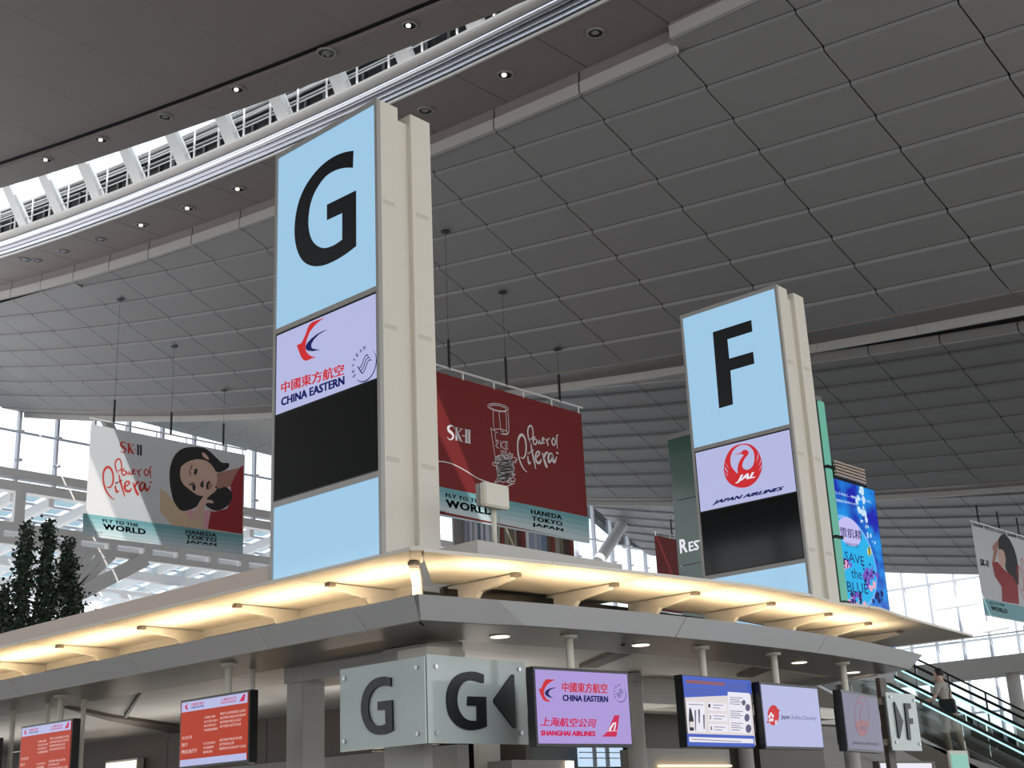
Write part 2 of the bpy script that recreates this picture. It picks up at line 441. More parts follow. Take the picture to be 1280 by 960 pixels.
# ------------------------------------------------------------------ skylight slot
sky = struct('window_1')
NY = [YE-2.0*n for n in range(40)]
def sweep(name, m, prof, parent, y0=YE, y1=-15, step=4.0, smooth_=False, xf=None):
    mb = MB(); n = len(prof); yy = []; y = y0
    while y > y1: yy.append(y); y -= step
    vs = [(px_+(xf(y) if xf else 0), y, zs(y)+pz_) for y in yy for px_, pz_ in prof]
    fs = [(i*n+k, i*n+(k+1) % n, (i+1)*n+(k+1) % n, (i+1)*n+k) for i in range(len(yy)-1) for k in range(n)]
    mb.add(vs, fs); return mb.build(name, m, parent, smooth_)
trim = struct('trim_1')
sweep('white_lip', 'white_steel', [(22.47, -.03), (22.47, .03), (22.40, .03), (22.40, -.03)], trim)
sweep('lower_plate', 'chrome', [(22.42, .06), (22.42, .2), (22.36, .2), (22.33, .06)], trim)
sweep('upper_plate', 'chrome', [(22.40, .215), (22.40, .36), (22.33, .36), (22.30, .215)], trim)
sweep('groove', 'chrome_dark', [(22.48, 0), (22.48, .6), (22.42, .6), (22.42, 0)], trim)
sweep('round_tube', 'chrome', [(22.27+.115*cos(t), .47+.115*sin(t)) for t in [2*pi*k/12 for k in range(12)]], trim, smooth_=True)
sweep('top_cove', 'ceiling_band', [(22.30, .58)]+[(22.30-.03-.22*sin(t), .58+.24*(1-cos(t))) for t in [pi/2*k/5 for k in range(6)]]+[(22.15, .86), (22.5, .86), (22.5, .58)], trim)
# the duct space seen through the slot
sweep('duct_wall', 'deck_or_cover', [(23.4, .4), (23.4, 2.72), (23.5, 2.72), (23.5, .4)], sky)
for px_, pz_, r_, m in ((23.2, 2.66, .09, 'white_steel'), (23.24, 2.48, .05, 'aluminium'), (23.22, 2.36, .04, 'grey_panel'), (23.2, 2.12, .05, 'grey_panel')):
    sweep('pipe', m, [(px_+r_*cos(t), pz_+r_*sin(t)) for t in [2*pi*k/8 for k in range(8)]], sky, smooth_=True)
mb = MB()
for n in range(70):
    y = YE-.9*n; mb.box((22.9, y-.05, zs(y)+1.2), (23.05, y+.06, zs(y)+1.75+.25*random.random()))
o = mb.build('cable_clamp', 'black', sky); o['kind'] = 'stuff'
for n in range(20):
    y = 47.4-2.69*n if n else 47.4
    y = 47.6-2.70*n
    ya, yb = y-.015, y-2.685
    q0 = [(23.48, ya, zs(ya)+2.75), (23.48, yb, zs(yb)+2.75), (23.48, yb, zs(yb)+4.6), (23.48, ya, zs(ya)+4.6)]
    MB().hexa(q0, [(a+.02, b, c) for a, b, c in q0]).build('pane', 'pane', sky)
    q0 = [(18.2, ya, zs(ya)+4.7), (18.2, yb, zs(yb)+4.7), (23.48, yb, zs(yb)+4.7), (23.48, ya, zs(ya)+4.7)]
    MB().hexa(q0, [(a, b, c+.02) for a, b, c in q0]).build('pane', 'pane', sky)
    MB().beam((23.45, y, zs(y)+2.6), (23.45, y, zs(y)+4.7), .07, .06).build('glazing_bar', 'mullion', sky)
    MB().beam((23.45, y+.28, zs(y)+2.6), (23.45, y+.28, zs(y)+4.7), .07, .06).build('glazing_bar', 'mullion', sky)
    # inclined box strut across the slot
    yb_ = y+.1
    p0 = Vector((22.45, yb_, zs(yb_)+.55)); p1 = Vector((20.3, yb_, zs(yb_)+4.3))
    w = .5
    d = (p1-p0).normalized(); sd = Vector((d.z, 0, -d.x))
    MB().hexa([p0-sd*.12+Vector((0, -w/2, 0)), p0-sd*.12+Vector((0, w/2, 0)), p0+sd*.12+Vector((0, w/2, 0)), p0+sd*.12+Vector((0, -w/2, 0))],
              [p1-sd*.12+Vector((0, -w/2, 0)), p1-sd*.12+Vector((0, w/2, 0)), p1+sd*.12+Vector((0, w/2, 0)), p1+sd*.12+Vector((0, -w/2, 0))]).build('strut', 'white_steel', sky)
rail = thing('guard_railing', 'white tubular guard railing running along the top of the curved chrome roof edge', 'railing', (22.1, 30, zs(30)+.8))
for n in range(34):
    y = 48.3-1.35*n
    MB().tube([(22.1, y, zs(y)+.75), (22.1, y, zs(y)+1.85)], .035, 8).build('post', 'white_steel', rail)
for h in (1.85, 1.5, 1.15):
    MB().tube([(22.12, YE-3*n, zs(YE-3*n)+h) for n in range(26)], .02 if h < 1.8 else .024, 6).build('rail', 'white_steel', rail)
# lamps set in the strips
def downlight(x, y, kind, lab, grp, r=.2):
    z = zs(y)
    t = thing('ceiling_light', lab, 'ceiling light', (x, y, z), grp)
    s = (zs(y+.5)-zs(y-.5))
    def ring(r0_, r1_, z0, z1, n=20):
        mb = MB(); vs = []
        for rr, zz in ((r0_, z0), (r1_, z0), (r1_, z1), (r0_, z1)):
            vs += [(x+rr*cos(2*pi*k/n), y+rr*sin(2*pi*k/n), z+zz+s*rr*sin(2*pi*k/n)) for k in range(n)]
        fs = [(a*n+k, a*n+(k+1) % n, ((a+1) % 4)*n+(k+1) % n, ((a+1) % 4)*n+k) for a in range(4) for k in range(n)]
        return mb.add(vs, fs)
    ring(r*.82, r, -.035, .01).build('trim_ring', 'grey_panel', t)
    ring(r*.74, r*.82, -.03, .02).build('reflector', 'black', t)
    mb = MB().tube([(x, y, z-.004), (x, y, z+.02)], r*.76, 20); mb.build('housing', 'chrome_dark' if kind == 'off' else 'black', t)
    if kind == 'on':
        MB().tube([(x-.02, y+.02, z-.05), (x-.02, y+.02, z-.005)], r*.3, 12).build('lamp_bulb', 'lamp_face', t)
    else:
        MB().tube([(x, y, z-.02), (x, y, z-.005)], r*.4, 12).build('grille', 'grey_panel', t)
L1 = [(17.67, 'off'), (20.8, 'on'), (23.9, 'off'), (32.77, 'on'), (35.65, 'on'), (38.54, 'on'), (41.37, 'off'), (44.05, 'off')]
nm = ['farthest right, unlit, past the letter-G tower', 'lit, second from the right end', 'unlit, just right of the letter-G tower', 'lit, nearest on the left of the letter-G tower', 'lit, second left of the letter-G tower', 'lit, third left of the letter-G tower', 'unlit, fourth left of the letter-G tower', 'unlit, fifth left of the letter-G tower']
for (y, k), s_ in zip(L1, nm):
    downlight(23.38, y, k, 'round light below the chrome edge, '+s_, 'recessed lights below the chrome roof edge', .23)
downlight(23.1, 46.6, 'off', 'larger of two round grilles at the far left of the strip under the chrome edge', 'recessed lights below the chrome roof edge', .28)
downlight(23.45, 46.2, 'off', 'smaller of two round grilles at the far left of the strip under the chrome edge', 'recessed lights below the chrome roof edge', .2)
L2 = [(19.94, 20.87, 'on', .2, 'lit, rightmost'), (19.53, 23.55, 'off', .17, 'small grille, right one of the close pair'), (19.42, 23.48, 'off', .26, 'large dark grille, left one of the close pair'),
      (19.09, 26.91, 'on', .2, 'lit, next left of the close pair of grilles'), (18.76, 29.96, 'off', .2, 'unlit, between two lit ones'), (18.43, 32.87, 'on', .2, 'lit, second from the left'), (18.16, 35.7, 'on', .2, 'half hidden at the left border of the picture')]
for x, y, k, r_, s_ in L2:
    downlight(x, y, k, 'round light in upper left ceiling, '+s_, 'recessed lights in the upper left ceiling', r_)
# ------------------------------------------------------------------ floor and end walls
o = MB().box((-30, -30, -.2), (98, 62, 0)).build('floor', 'floor_tile'); o['kind'] = 'structure'
# end wall: glazing with mullions, transoms
win = struct('window_2')
XM = [24.9+2.1*n for n in range(36)]
ZT = [4, 8, 12, 16]
for i, x in enumerate(XM):
    MB().beam((x, YE+.1, 18.5), (x, YE+.1, 27), .13, .3, (0, 1, 0)).build('mullion', 'mullion', win)
    for z in (21.6, 20.1, 24.9):
        mb = MB().tube([(x, YE-.1, z-.04), (x, YE-.1, z+.04)], .2, 10); mb.build('bracket_plate', 'mullion', win)
    if i < 35:
        for za, zb_ in ((19.6, 21.6), (21.62, 24.8), (24.82, 27.2)):
            MB().box((x+.03, YE+.2, za), (x+2.07, YE+.22, zb_)).build('pane', 'pane', win)
for z in (21.6, 24.8): MB().beam((22, YE+.05, z), (98, YE+.05, z), .12, .1).build('transom', 'mullion', win)
MB().beam((22, YE, 19.35), (98, YE, 19.35), .5, .45).build('sill_beam', 'white_steel', win)
MB().beam((22, YE-.1, 18.65), (98, YE-.1, 18.65), .6, .5).build('head_beam', 'white_steel', win)
# diagonal steel tubes in the end wall
for a, b, r_ in (((778, 656), (748, 702), .45), ((126, 512), (142, 545), .3)):
    MB().tube([at(*a, y=YE-1.2), at(*b, y=YE-1.2)], r_, 12).build('diagonal_tube', 'white_steel', win)
# end wall below: right of the lattice roof it is glazed to the floor
for i, x in enumerate(XM):
    if x > 50:
        MB().beam((x, YE+.1, 0), (x, YE+.1, 18.5), .16, .3, (0, 1, 0)).build('mullion', 'mullion', win)
for z in (3, 6.2, 9.4, 12.6, 15.6):
    MB().beam((52, YE+.05, z), (98, YE+.05, z), .12, .14).build('transom', 'mullion', win)
for k in range(6):
    MB().box((52, YE+.2, 3.1*k+.05), (98, YE+.22, 3.1*k+3.1)).build('pane', 'pane', win)
# far side wall: tall glazing
XF = 97.
wf = struct('window_3')
for n in range(46):
    y = 62-2.1*n
    MB().beam((XF, y, 0), (XF, y, 22), .32, .16, (0, 1, 0)).build('mullion', 'mullion_grey', wf)
for z in (2.6, 5.2, 7.8, 10.4, 13.0, 17.6, 20):
    MB().beam((XF-.1, 62, z), (XF-.1, -32, z), .14, .14).build('transom', 'mullion_grey', wf)
for za, zb_ in ((0, 2.6), (2.6, 5.2), (5.2, 7.8), (7.8, 10.4), (10.4, 13), (13, 17.6), (17.6, 22)):
    MB().box((XF+.2, -32, za+.03), (XF+.22, 62, zb_-.03)).build('pane', 'pane', wf)
for (a, b) in (((1168, 757), (1226, 748)), ((1228, 785), (1262, 778))):
    A, B = at(*a, x=XF-1.5), at(*b, x=XF-1.5)
    MB().beam(A, B, .7, .75).build('wind_beam', 'white_steel', wf)
for n in range(2):
    y = [36.4, 50][n]
    MB().tube([(XF-3, y, 0), (XF-3, y, 13.2 if n == 0 else 20)], .82, 20).build('round_column', 'grey_wall', wf)
# window wall behind the viewer's left, mirrored in the glossy sign panels
wb = struct('window_4')
for n in range(26):
    y = -28+3.6*n
    MB().beam((-24, y, 0), (-24, y, 13.5), .3, .4, (0, 1, 0)).build('mullion', 'mullion', wb)
    if n < 25: MB().box((-24.02, y+.15, 0), (-24, y+3.45, 13.5)).build('pane', 'pane_grey', wb)
for z in (0.2, 4, 7, 10, 13.5): MB().beam((-24, -28, z), (-24, 62, z), .3, .3).build('transom', 'mullion', wb)
o = MB().box((-24.3, -28, 13.6), (-24, 62, 27)).build('wall_blocker', 'concrete'); o['kind'] = 'structure'  # unseen wall, added to darken the reflections in the tower screens
# ================================================================== sign towers
def glyphG(s=1): pass
G_OUT = Z(350, 170, 5.333, [(494, 100), (430, 112), (360, 142), (290, 192), (225, 262), (170, 345), (132, 435), (110, 530), (102, 620), (106, 700), (122, 770), (150, 825), (190, 858), (240, 870), (300, 862), (370, 832), (440, 790), (512, 735),
        (511, 365), (318, 460), (318, 562), (420, 515), (420, 692), (375, 724), (325, 745), (285, 747), (245, 728), (215, 690), (198, 635), (193, 565), (202, 480), (225, 400), (262, 330), (310, 270), (370, 232), (430, 215), (490, 213)])
F_OUT = Z(840, 340, 7.111, [(366, 537), (708, 428), (717, 530), (495, 600), (512, 772), (724, 710), (735, 815), (522, 877), (545, 1177), (422, 1213)])
def tower(name_label, X, Y, rot, letter, logo, refl_label):
    t = thing('sign_tower', name_label, 'sign', (X, Y, 0), 'illuminated letter towers')
    Wd = 1.5; U = Vector((sin(rot), -cos(rot), 0)); Bk = Vector((cos(rot), sin(rot), 0))   # Bk: into depth (+X)
    O = Vector((X, Y, 0))-U*Wd                                      # left edge of the screen face
    fr = Frame(O, U)
    def blk(a, b, d0, d1, z0, z1):
        return [O+U*a+Bk*d0+Vector((0, 0, z)) for a, z in ((0, 0),)] 
    def bx(mb, a0, a1, d0, d1, z0, z1):
        q = [O+U*a+Bk*d for a, d in ((a0, d0), (a1, d0), (a1, d1), (a0, d1))]
        return mb.hexa([p+Vector((0, 0, z0)) for p in q], [p+Vector((0, 0, z1)) for p in q])
    ZT_, ZC, ZE, ZD, ZB = 7.999, 6.085, 5.277, 4.456, 3.425
    bx(MB(), .004, Wd-.004, .02, .255, ZB, ZT_-.0).build('front_cabinet', 'warm_white', t, bev=.004)
    bx(MB(), .06, Wd-.06, .255, .415, ZB, ZT_-.09).build('centre_web', 'warm_white', t)
    bx(MB(), .004, Wd-.004, .415, .67, ZB, ZT_-.0).build('rear_cabinet', 'warm_white', t, bev=.004)
    # frame members
    fm = MB()
    for a0, a1 in ((0, .035), (Wd-.035, Wd)): bx(fm, a0, a1, -.015, .03, ZB, ZT_)
    for z0, z1 in ((ZT_-.05, ZT_), (ZC-.0, ZC+.05), (ZD-.05, ZD), (ZB, ZB+.05)): bx(fm, .035, Wd-.035, -.015, .03, z0, z1)
    fm.build('frame', 'frame_metal', t)
    bx(MB(), .035, Wd-.035, -.002, .03, ZC+.05, ZT_-.05).build('letter_panel', 'sign_blue', t)
    bx(MB(), .035, Wd-.035, -.002, .03, ZB+.05, ZD-.05).build('lower_panel', 'sign_blue', t)
    s1 = bx(MB(), .035, Wd-.035, -.006, .03, ZE+.005, ZC).build('screen', 'black', t)
    bx(MB(), .05, Wd-.05, -.009, 0, ZE+.008, ZC-.018).build('display', 'screen_lav', s1)
    s2 = bx(MB(), .035, Wd-.035, -.006, .03, ZD, ZE-.002).build('screen', 'black', t)
    bx(MB(), .05, Wd-.05, -.009, 0, ZD+.018, ZE-.008).build('display', 'screen_off', s2)
    # joint lines across the side cladding
    for z in (4.55, 5.75, 6.95):
        for d0, d1 in ((.05, .2), (.46, .62)):
            bx(MB(), Wd-.006, Wd-.0025, d0, d1, z, z+.045).build('cover_strip', 'warm_shade', t)
    fr.O = fr.O
    if letter == 'G': art(fr, [glyph(G_OUT, 17, 22, len(G_OUT)-1)], 'ink_black', 'letter', t, off=.006, ext=.002)
    else: art(fr, [F_OUT], 'ink_black', 'letter', t, off=.006, ext=.002)
    return t, fr
TG, FG = tower('taller white tower with an illuminated letter G above red and blue airline screen', 7.2696, 8.0546, 0, 'G', None, '')
TF, FF = tower('smaller-looking white tower with an illuminated letter F above red crane airline screen', 14.0378, 8.0099, .0137, 'F', None, '')
# airline picture on the G tower
def shift(fr, n): return Frame(fr.O+fr.N*n, fr.U, fr.V)
SG = shift(FG, .009); SF = shift(FF, .009)
def swallow(fr, ox, oy, s, red, blue, parent, m1='led_red', m2='led_navy'):
    art(fr, [Z(ox, oy, s, red)], m1, 'logo', parent, off=.002)
    art(fr, [Z(ox, oy, s, blue)], m2, 'logo', parent, off=.002)
swallow(SG, 330, 360, 8, [(612, 298), (545, 318), (485, 340), (455, 368), (438, 400), (415, 470), (378, 548), (328, 575), (336, 592), (352, 640), (378, 700), (402, 724), (430, 728), (465, 712), (520, 690), (480, 686), (448, 665), (425, 635), (415, 598), (420, 560), (432, 510), (460, 440), (505, 380), (560, 330)],
        [(642, 415), (590, 430), (530, 462), (470, 510), (432, 552), (416, 585), (420, 612), (440, 628), (490, 633), (562, 618), (520, 612), (488, 606), (474, 590), (476, 560), (500, 518), (545, 470), (600, 435)], TG)
text(SG, '中國東方航空', (351.5, 492), (430.5, 468.5), (351.5, 478), 'led_red', TG, 'lettering', bold=.028, off=.002)
text(SG, 'CHINA EASTERN', (351.5, 508), (431, 480.5), (351.5, 497.5), 'led_navy', TG, 'lettering', bold=.05, off=.002)
def skyteam(fr, cx, cy_, rx, ry, tilt, parent, m='led_navy'):
    """round alliance badge: open ring, woven ribbons, letters around the upper left"""
    B = fr.pixel((cx, cy_)); R_ = (fr.pixel((cx+rx, cy_+tilt))[0]-B[0]); 
    Ry = R_
    lines = []
    ringp = [(B[0]+R_*cos(a), B[1]+Ry*sin(a), w) for a, w in [(radians(45-8.5*k), .25+.9*min(1, k/8)*(1 if k < 16 else max(.15, 1-(k-16)/6))) for k in range(22)]]
    lines.append((ringp, R_*.07))
    for k in (-1, 0, 1):
        pts = [(-.55+.0*k, -.12), (-.38, -.3), (-.12, -.12), (.08, .22), (.3, .4), (.5, .34)]
        lines.append(([(B[0]+R_*(x+.14*k)*.9, B[1]+R_*(y-.2*k)*.9) for x, y in pts], R_*.07))
    strokes(fr, lines, m, 'logo', parent, off=.002, px=False)
    for k, ch in enumerate('SKYTEAM'):
        a = radians(205-19*k); c = (B[0]+R_*1.02*cos(a), B[1]+R_*1.02*sin(a)); h = R_*.24
        t = Vector((sin(a), -cos(a))); n = Vector((cos(a), sin(a)))
        bl = (c[0]-t.x*h*.4-n.x*h*.5, c[1]-t.y*h*.4-n.y*h*.5); br = (c[0]+t.x*h*.4-n.x*h*.5, c[1]+t.y*h*.4-n.y*h*.5); tl = (c[0]-t.x*h*.4+n.x*h*.5, c[1]-t.y*h*.4+n.y*h*.5)
        text(fr, ch, bl, br, tl, m, parent, 'lettering', bold=.02, off=.002, px=False)
skyteam(SG, 456, 456, 14.5, 12, -6, TG)
# crane emblem on the F tower
def cr(pts): return Z(860, 545, 9.143, pts)
art(SF, [cr(smooth([(640, 88), (560, 104), (490, 150), (440, 230), (415, 320), (412, 400), (432, 480), (480, 545), (550, 582), (625, 592), (700, 575), (770, 525), (820, 450), (846, 370), (846, 300), (825, 225), (790, 160), (740, 112), (690, 92)], 5)),
         cr([(640, 100), (600, 104), (550, 132), (512, 175), (490, 230), (484, 290), (495, 345), (530, 395), (570, 434), (566, 380), (576, 320), (600, 268), (636, 222), (628, 210), (600, 205), (510, 220), (560, 204), (610, 190), (622, 168), (648, 157), (680, 165), (696, 190), (686, 215), (655, 250), (630, 295), (620, 345), (640, 378), (675, 388), (715, 372), (745, 335), (760, 280), (760, 215), (745, 165), (715, 128), (680, 106)])],
    'led_red', 'crane_emblem', TF, off=.002)
for s_ in ([(425, 290), (445, 340), (475, 382), (440, 320)], [(415, 345), (432, 390), (466, 430), (436, 370)], [(425, 410), (440, 445), (462, 470), (436, 425)], [(800, 175), (806, 240), (785, 305), (797, 240)], [(835, 250), (832, 300), (808, 350), (825, 300)], [(846, 320), (836, 362), (812, 400), (832, 350)]):
    art(SF, [cr(s_)], 'screen_lav', 'crane_emblem', TF, off=.0035)
text(SF, 'JAL', cr([(545, 545)])[0], cr([(765, 497)])[0], cr([(560, 455)])[0], 'led_white', TF, 'lettering', bold=.05, shear=.25, off=.004)
text(SF, 'JAPAN AIRLINES', cr([(275, 795)])[0], cr([(1085, 630)])[0], cr([(290, 740)])[0], 'led_navy', TF, 'lettering', bold=.06, shear=.3, off=.002)

# ================================================================== check-in island canopy
ISL = thing('counter_canopy', 'long white canopy over the check-in counters with glowing warm roof plates', 'canopy', (9.8, 8, 2.9))
XC, R_A = 9.8, 17.3
def arc(x, off=0): return 5.97+off+((x-XC)**2)/(2*R_A)
YL = 24.
zt, zb = 3.063, 2.92
# fascia panels, undercut: left run, then curved right run
lt, lb = 6.06, 6.2
cornT = Vector((lt, arc(lt), zt)); cornB = Vector((lb, arc(lb, .16), zb))
seamsY = [cornT.y, 7.05, 8.15, 9.9, 11.9, 13.9, 15.9, 17.9, 19.9, YL]
for a, b in zip(seamsY[:-1], seamsY[1:]):
    ab = a if a > cornT.y else cornB.y
    q = [(lt, a+.006, zt), (lt, b-.006, zt), (lb, b-.006, zb), (lb, ab+.006, zb)]
    MB().hexa(q, [(x+.05, y, z) for x, y, z in q]).build('fascia_panel', 'fascia_white', ISL)
def runx(a, b, n=8): return [a+(b-a)*k/n for k in range(n+1)]
for a, b in ((lt, 8.58), (8.58, 10.69), (10.69, 13.13)):
    xs = runx(a+(0 if a == lt else .006), b-.006)
    for x0, x1 in ((0, 0),):
        mb = MB(); vs = []
        for i, x in enumerate(xs):
            xb = x+(lb-lt)*(1-(x-lt)/1.2) if x-lt < 1.2 else x
            if b > 13 and i == len(xs)-1: xb = x-.14
            vs += [(x, arc(x), zt), (xb, arc(xb, .12 if xb > 7 else .16), zb), (xb, arc(xb, .12)+.05, zb), (x, arc(x)+.05, zt)]
        n = len(xs); fs = [(4*i+k, 4*i+(k+1) % 4, 4*i+4+(k+1) % 4, 4*i+4+k) for i in range(n-1) for k in range(4)]+[(3, 2, 1, 0), (4*n-4, 4*n-3, 4*n-2, 4*n-1)]
        mb.add(vs, fs).build('fascia_panel', 'fascia_white', ISL)
# end fascia on the far side of the bend
MB().hexa([(13.13, arc(13.13), zt), (14.4, 9.2, zt), (14.26, 9.3, zb), (12.99, arc(13)+.14, zb)], [(13.08, arc(13.13)+.05, zt), (14.35, 9.25, zt), (14.2, 9.32, zb), (12.94, arc(13)+.18, zb)]).build('fascia_panel', 'fascia_white', ISL)
# soffit: left strip and curved right strip, glossy metal
si = 7.05
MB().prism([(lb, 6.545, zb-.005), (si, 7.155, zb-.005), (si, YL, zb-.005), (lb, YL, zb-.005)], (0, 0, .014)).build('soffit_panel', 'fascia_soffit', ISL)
xs = runx(lb, 13.0, 24)
mb = MB(); vs = []
for x in xs:
    xi = max(x, si)
    vs += [(x, arc(x, .16 if x < 7 else .12), zb-.004), (xi, max(arc(x, .12), arc(xi, .97)) if x > 6.9 else 7.25-.0, zb-.004)]
vs2 = [(a, b, c+.014) for a, b, c in vs]; n = len(xs)
fs = [(2*i, 2*i+1, 2*i+3, 2*i+2) for i in range(n-1)]
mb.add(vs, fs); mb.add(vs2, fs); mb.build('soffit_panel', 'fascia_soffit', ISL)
# trough above the soffit
mb = MB()
mb.box((6.24, 6.75, 2.95), (7.15, YL, 2.96))
mb.build('trough_floor', 'warm_white', ISL)
xs = runx(6.2, 13.1, 20)
mb = MB(); vs = []
for x in xs: vs += [(x, arc(x)+.2, 2.945), (x, arc(x)+1.15, 2.945)]
mb.add(vs, [(2*i, 2*i+1, 2*i+3, 2*i+2) for i in range(len(xs)-1)]); mb.build('trough_floor', 'warm_white', ISL)
# roof plates, level, with open joints
zp = 3.40
PX = 6.17
pc = (PX, arc(PX, .2))
jl = [7.87, 9.15, 10.45, 11.98, 13.4, 14.85, 16.3, 17.8, 19.3, 20.8, YL]
def plateL(y0_, y1_):
    q = [(PX, y0_, zp), (PX, y1_, zp), (7.2, y1_, zp), (7.2, y0_, zp)]
    return q
ytop = pc[1]
first = [(PX, ytop+.02, zp), (PX, 7.86, zp), (7.2, 7.86, zp), (7.2, 7.62, zp)]
MB().hexa(first, [(x, y, z+.025) for x, y, z in first]).build('roof_plate', 'plate', ISL)
for a, b in zip(jl[:-1], jl[1:]):
    q = plateL(a+.006, b-.006); MB().hexa(q, [(x, y, z+.025) for x, y, z in q]).build('roof_plate', 'plate', ISL)
def out(x):
    pts = [(6.17, 6.56), (7.41, 6.35), (8.45, 6.20), (9.62, 6.047), (10.57, 6.034), (11.2, 6.14), (11.85, 6.06), (12.68, 6.22), (13.8, 6.37), (14.95, 6.515)]
    for (a, ya), (b, yb) in zip(pts[:-1], pts[1:]):
        if x <= b: 
            t = (x-a)/(b-a); return ya+(yb-ya)*t
    return 6.515
jr = [6.25, 7.41, 8.45, 9.45, 10.57, 11.7, 12.7, 13.7, 14.95]
def inn(x): return min(arc(min(max(x, 7.2), 13.5), 1.25), 7.6) if x > 7.2 else 7.55
for a, b in zip(jr[:-1], jr[1:]):
    xs = runx(a+.006, b-.006, 5)
    vs = []
    for x in xs:
        xi = x
        if a < 6.3: xi = x+(7.2-6.25)*(1-(x-6.25)/(7.41-6.25))
        vs += [(x, out(x), zp), (xi, inn(xi), zp), (xi, inn(xi), zp+.025), (x, out(x), zp+.025)]
    n = len(xs)
    fs = [(4*i+k, 4*i+(k+1) % 4, 4*i+4+(k+1) % 4, 4*i+4+k) for i in range(n-1) for k in range(4)]+[(3, 2, 1, 0), (4*n-4, 4*n-3, 4*n-2, 4*n-1)]
    MB().add(vs, fs).build('roof_plate', 'plate', ISL)
# brackets
def bracket(o, d, parent, th=.05):
    o = Vector(o); d = Vector(d).normalized(); s = Vector((-d.y, d.x, 0))*th
    pf = [(.36, zp-.012), (.40, zp-.045), (.74, zp-.09), (.80, zp-.16), (.86, 2.965), (1.08, 2.965), (1.08, zp-.005)]
    poly = [o+d*a+Vector((0, 0, z))-s/2 for a, z in pf]
    b = MB().prism(poly, s).build('bracket', 'plate', parent)
    q = o+d*.36+Vector((0, 0, zp-.02)); MB().box((q.x-.03, q.y-.03, q.z-.012), (q.x+.03, q.y+.03, q.z+.015)).build('tip_plate', 'fascia_soffit', b)
for y in [7.82, 9.0, 10.41, 11.82, 13.23, 14.64, 16.05, 17.5, 19, 20.5]: bracket((6.15, y, 0), (1, 0, 0), ISL)
for x in (7.41, 8.42, 9.37, 10.49, 11.6, 12.6, 13.56): bracket((x, out(x)+.02, 0), (.02, 1, 0), ISL)
bracket((6.19, 6.58, 0), (.72, .69, 0), ISL, .07)
MB().hexa([(6.17, 6.56, zp), (6.24, 6.50, zp), (6.55, 6.84, zp), (6.48, 6.9, zp)], [(6.17, 6.56, zp+.03), (6.24, 6.50, zp+.03), (6.55, 6.84, zp+.03), (6.48, 6.9, zp+.03)]).build('corner_rib', 'plate', ISL)
# clerestory glass behind the plates and white cheek at the corner
for a, b in zip([7.62]+jl[:-1], jl):
    m = 'plate' if a < 8 else 'dark_glass'
    MB().box((7.16, a+.03, 2.98), (7.2, b-.03, zp-.02)).build('clerestory_pane', m, ISL)
MB().box((7.14, 7.6, zp-.07), (7.2, YL, zp)).build('clerestory_rail', 'plate', ISL)
for a, b in zip([7.25]+jr[2:-1], jr[2:]):
    MB().hexa([(a+.02, inn(a)-.05, 2.98), (b-.02, inn(b)-.05, 2.98), (b-.02, inn(b), 2.98), (a+.02, inn(a), 2.98)],
              [(a+.02, inn(a)-.05, zp-.04), (b-.02, inn(b)-.05, zp-.04), (b-.02, inn(b), zp-.04), (a+.02, inn(a), zp-.04)]).build('clerestory_pane', 'dark_glass', ISL)
# roof and boxes above
mb = MB(); mb.box((7.2, 7.62, 3.38), (14.9, YL, 3.42)); mb.build('roof_slab', 'grey_wall', ISL)
MB().box((7.3, 9.62, 3.42), (7.36, YL, 3.90)).build('parapet', 'beige_wall', ISL)
# housing box with the small panel antenna on the roof
bxx = MB().box((7.5, 7.2, 3.43), (9.35, 7.85, 3.745)).build('roof_housing', 'grey_wall', None)
MB
tag(bxx, 'long low white box on the canopy roof beside the letter-G tower', 'box')
an = thing('panel_antenna', 'small white square panel on a thin post standing on the white roof box', 'antenna', (8.2, 7.5, 3.745))
A_ = at(606, 601, y=7.46); B_ = at(638, 637, y=7.46)
MB().box((A_.x, 7.46, B_.z), (B_.x, 7.53, A_.z)).build('panel', 'warm_white', an, bev=.012)
MB().box((A_.x+.005, 7.53, B_.z+.01), (B_.x-.02, 7.575, A_.z-.005)).build('back_plate', 'grey_panel', an)
pq = at(619, 660, y=7.56)
MB().tube([(pq.x, 7.57, 3.745), (pq.x, 7.57, A_.z-.1)], .022, 12).build('post', 'warm_white', an, smooth=True)
MB().tube([(pq.x+.035, 7.57, 3.745), (pq.x+.045, 7.55, B_.z-.03)], .005, 6).build('cable', 'grey_panel', an)
MB().tube(smooth([(pq.x-.22, 7.75, 3.745), (pq.x-.2, 7.74, 3.83), (pq.x-.12, 7.7, 3.87), (pq.x-.02, 7.66, 3.85)], 6, False), .006, 6).build('cable', 'black', an)
# hidden linear uplights in the trough
def strip_light(a, b, e, w=.06):
    a = Vector(a); b = Vector(b); d = b-a
    l = bpy.data.lights.new('uplight', 'AREA'); l.shape = 'RECTANGLE'; l.size = d.length; l.size_y = w; l.energy = e*d.length; l.color = (1, .77, .48); l.spread = 2.3
    o = bpy.data.objects.new('uplight', l); COL.objects.link(o)
    x = d.normalized(); z = Vector((0, 0, -1)); y = z.cross(x)
    mm = Matrix((x, y, z)).transposed()        # local -Z is the way it shines
    mm = Matrix((x, -y, -z)).transposed() if False else Matrix((x, (Vector((0, 0, -1))).cross(x), Vector((0, 0, -1)))).transposed()
    o.matrix_world = Matrix.Translation((a+b)/2) @ mm.to_4x4(); o.parent = ISL; o.matrix_parent_inverse = ISL.matrix_world.inverted()
UPL = 5.2
for a, b in zip([6.9]+[y+.1 for y in (7.82, 9.0, 10.41, 11.82, 13.23, 14.64, 16.05, 17.5, 19)], [7.72]+[y-.1 for y in (9.0, 10.41, 11.82, 13.23, 14.64, 16.05, 17.5, 19, 20.5)]):
    strip_light((6.6, a, 3.085), (6.6, b, 3.085), UPL)
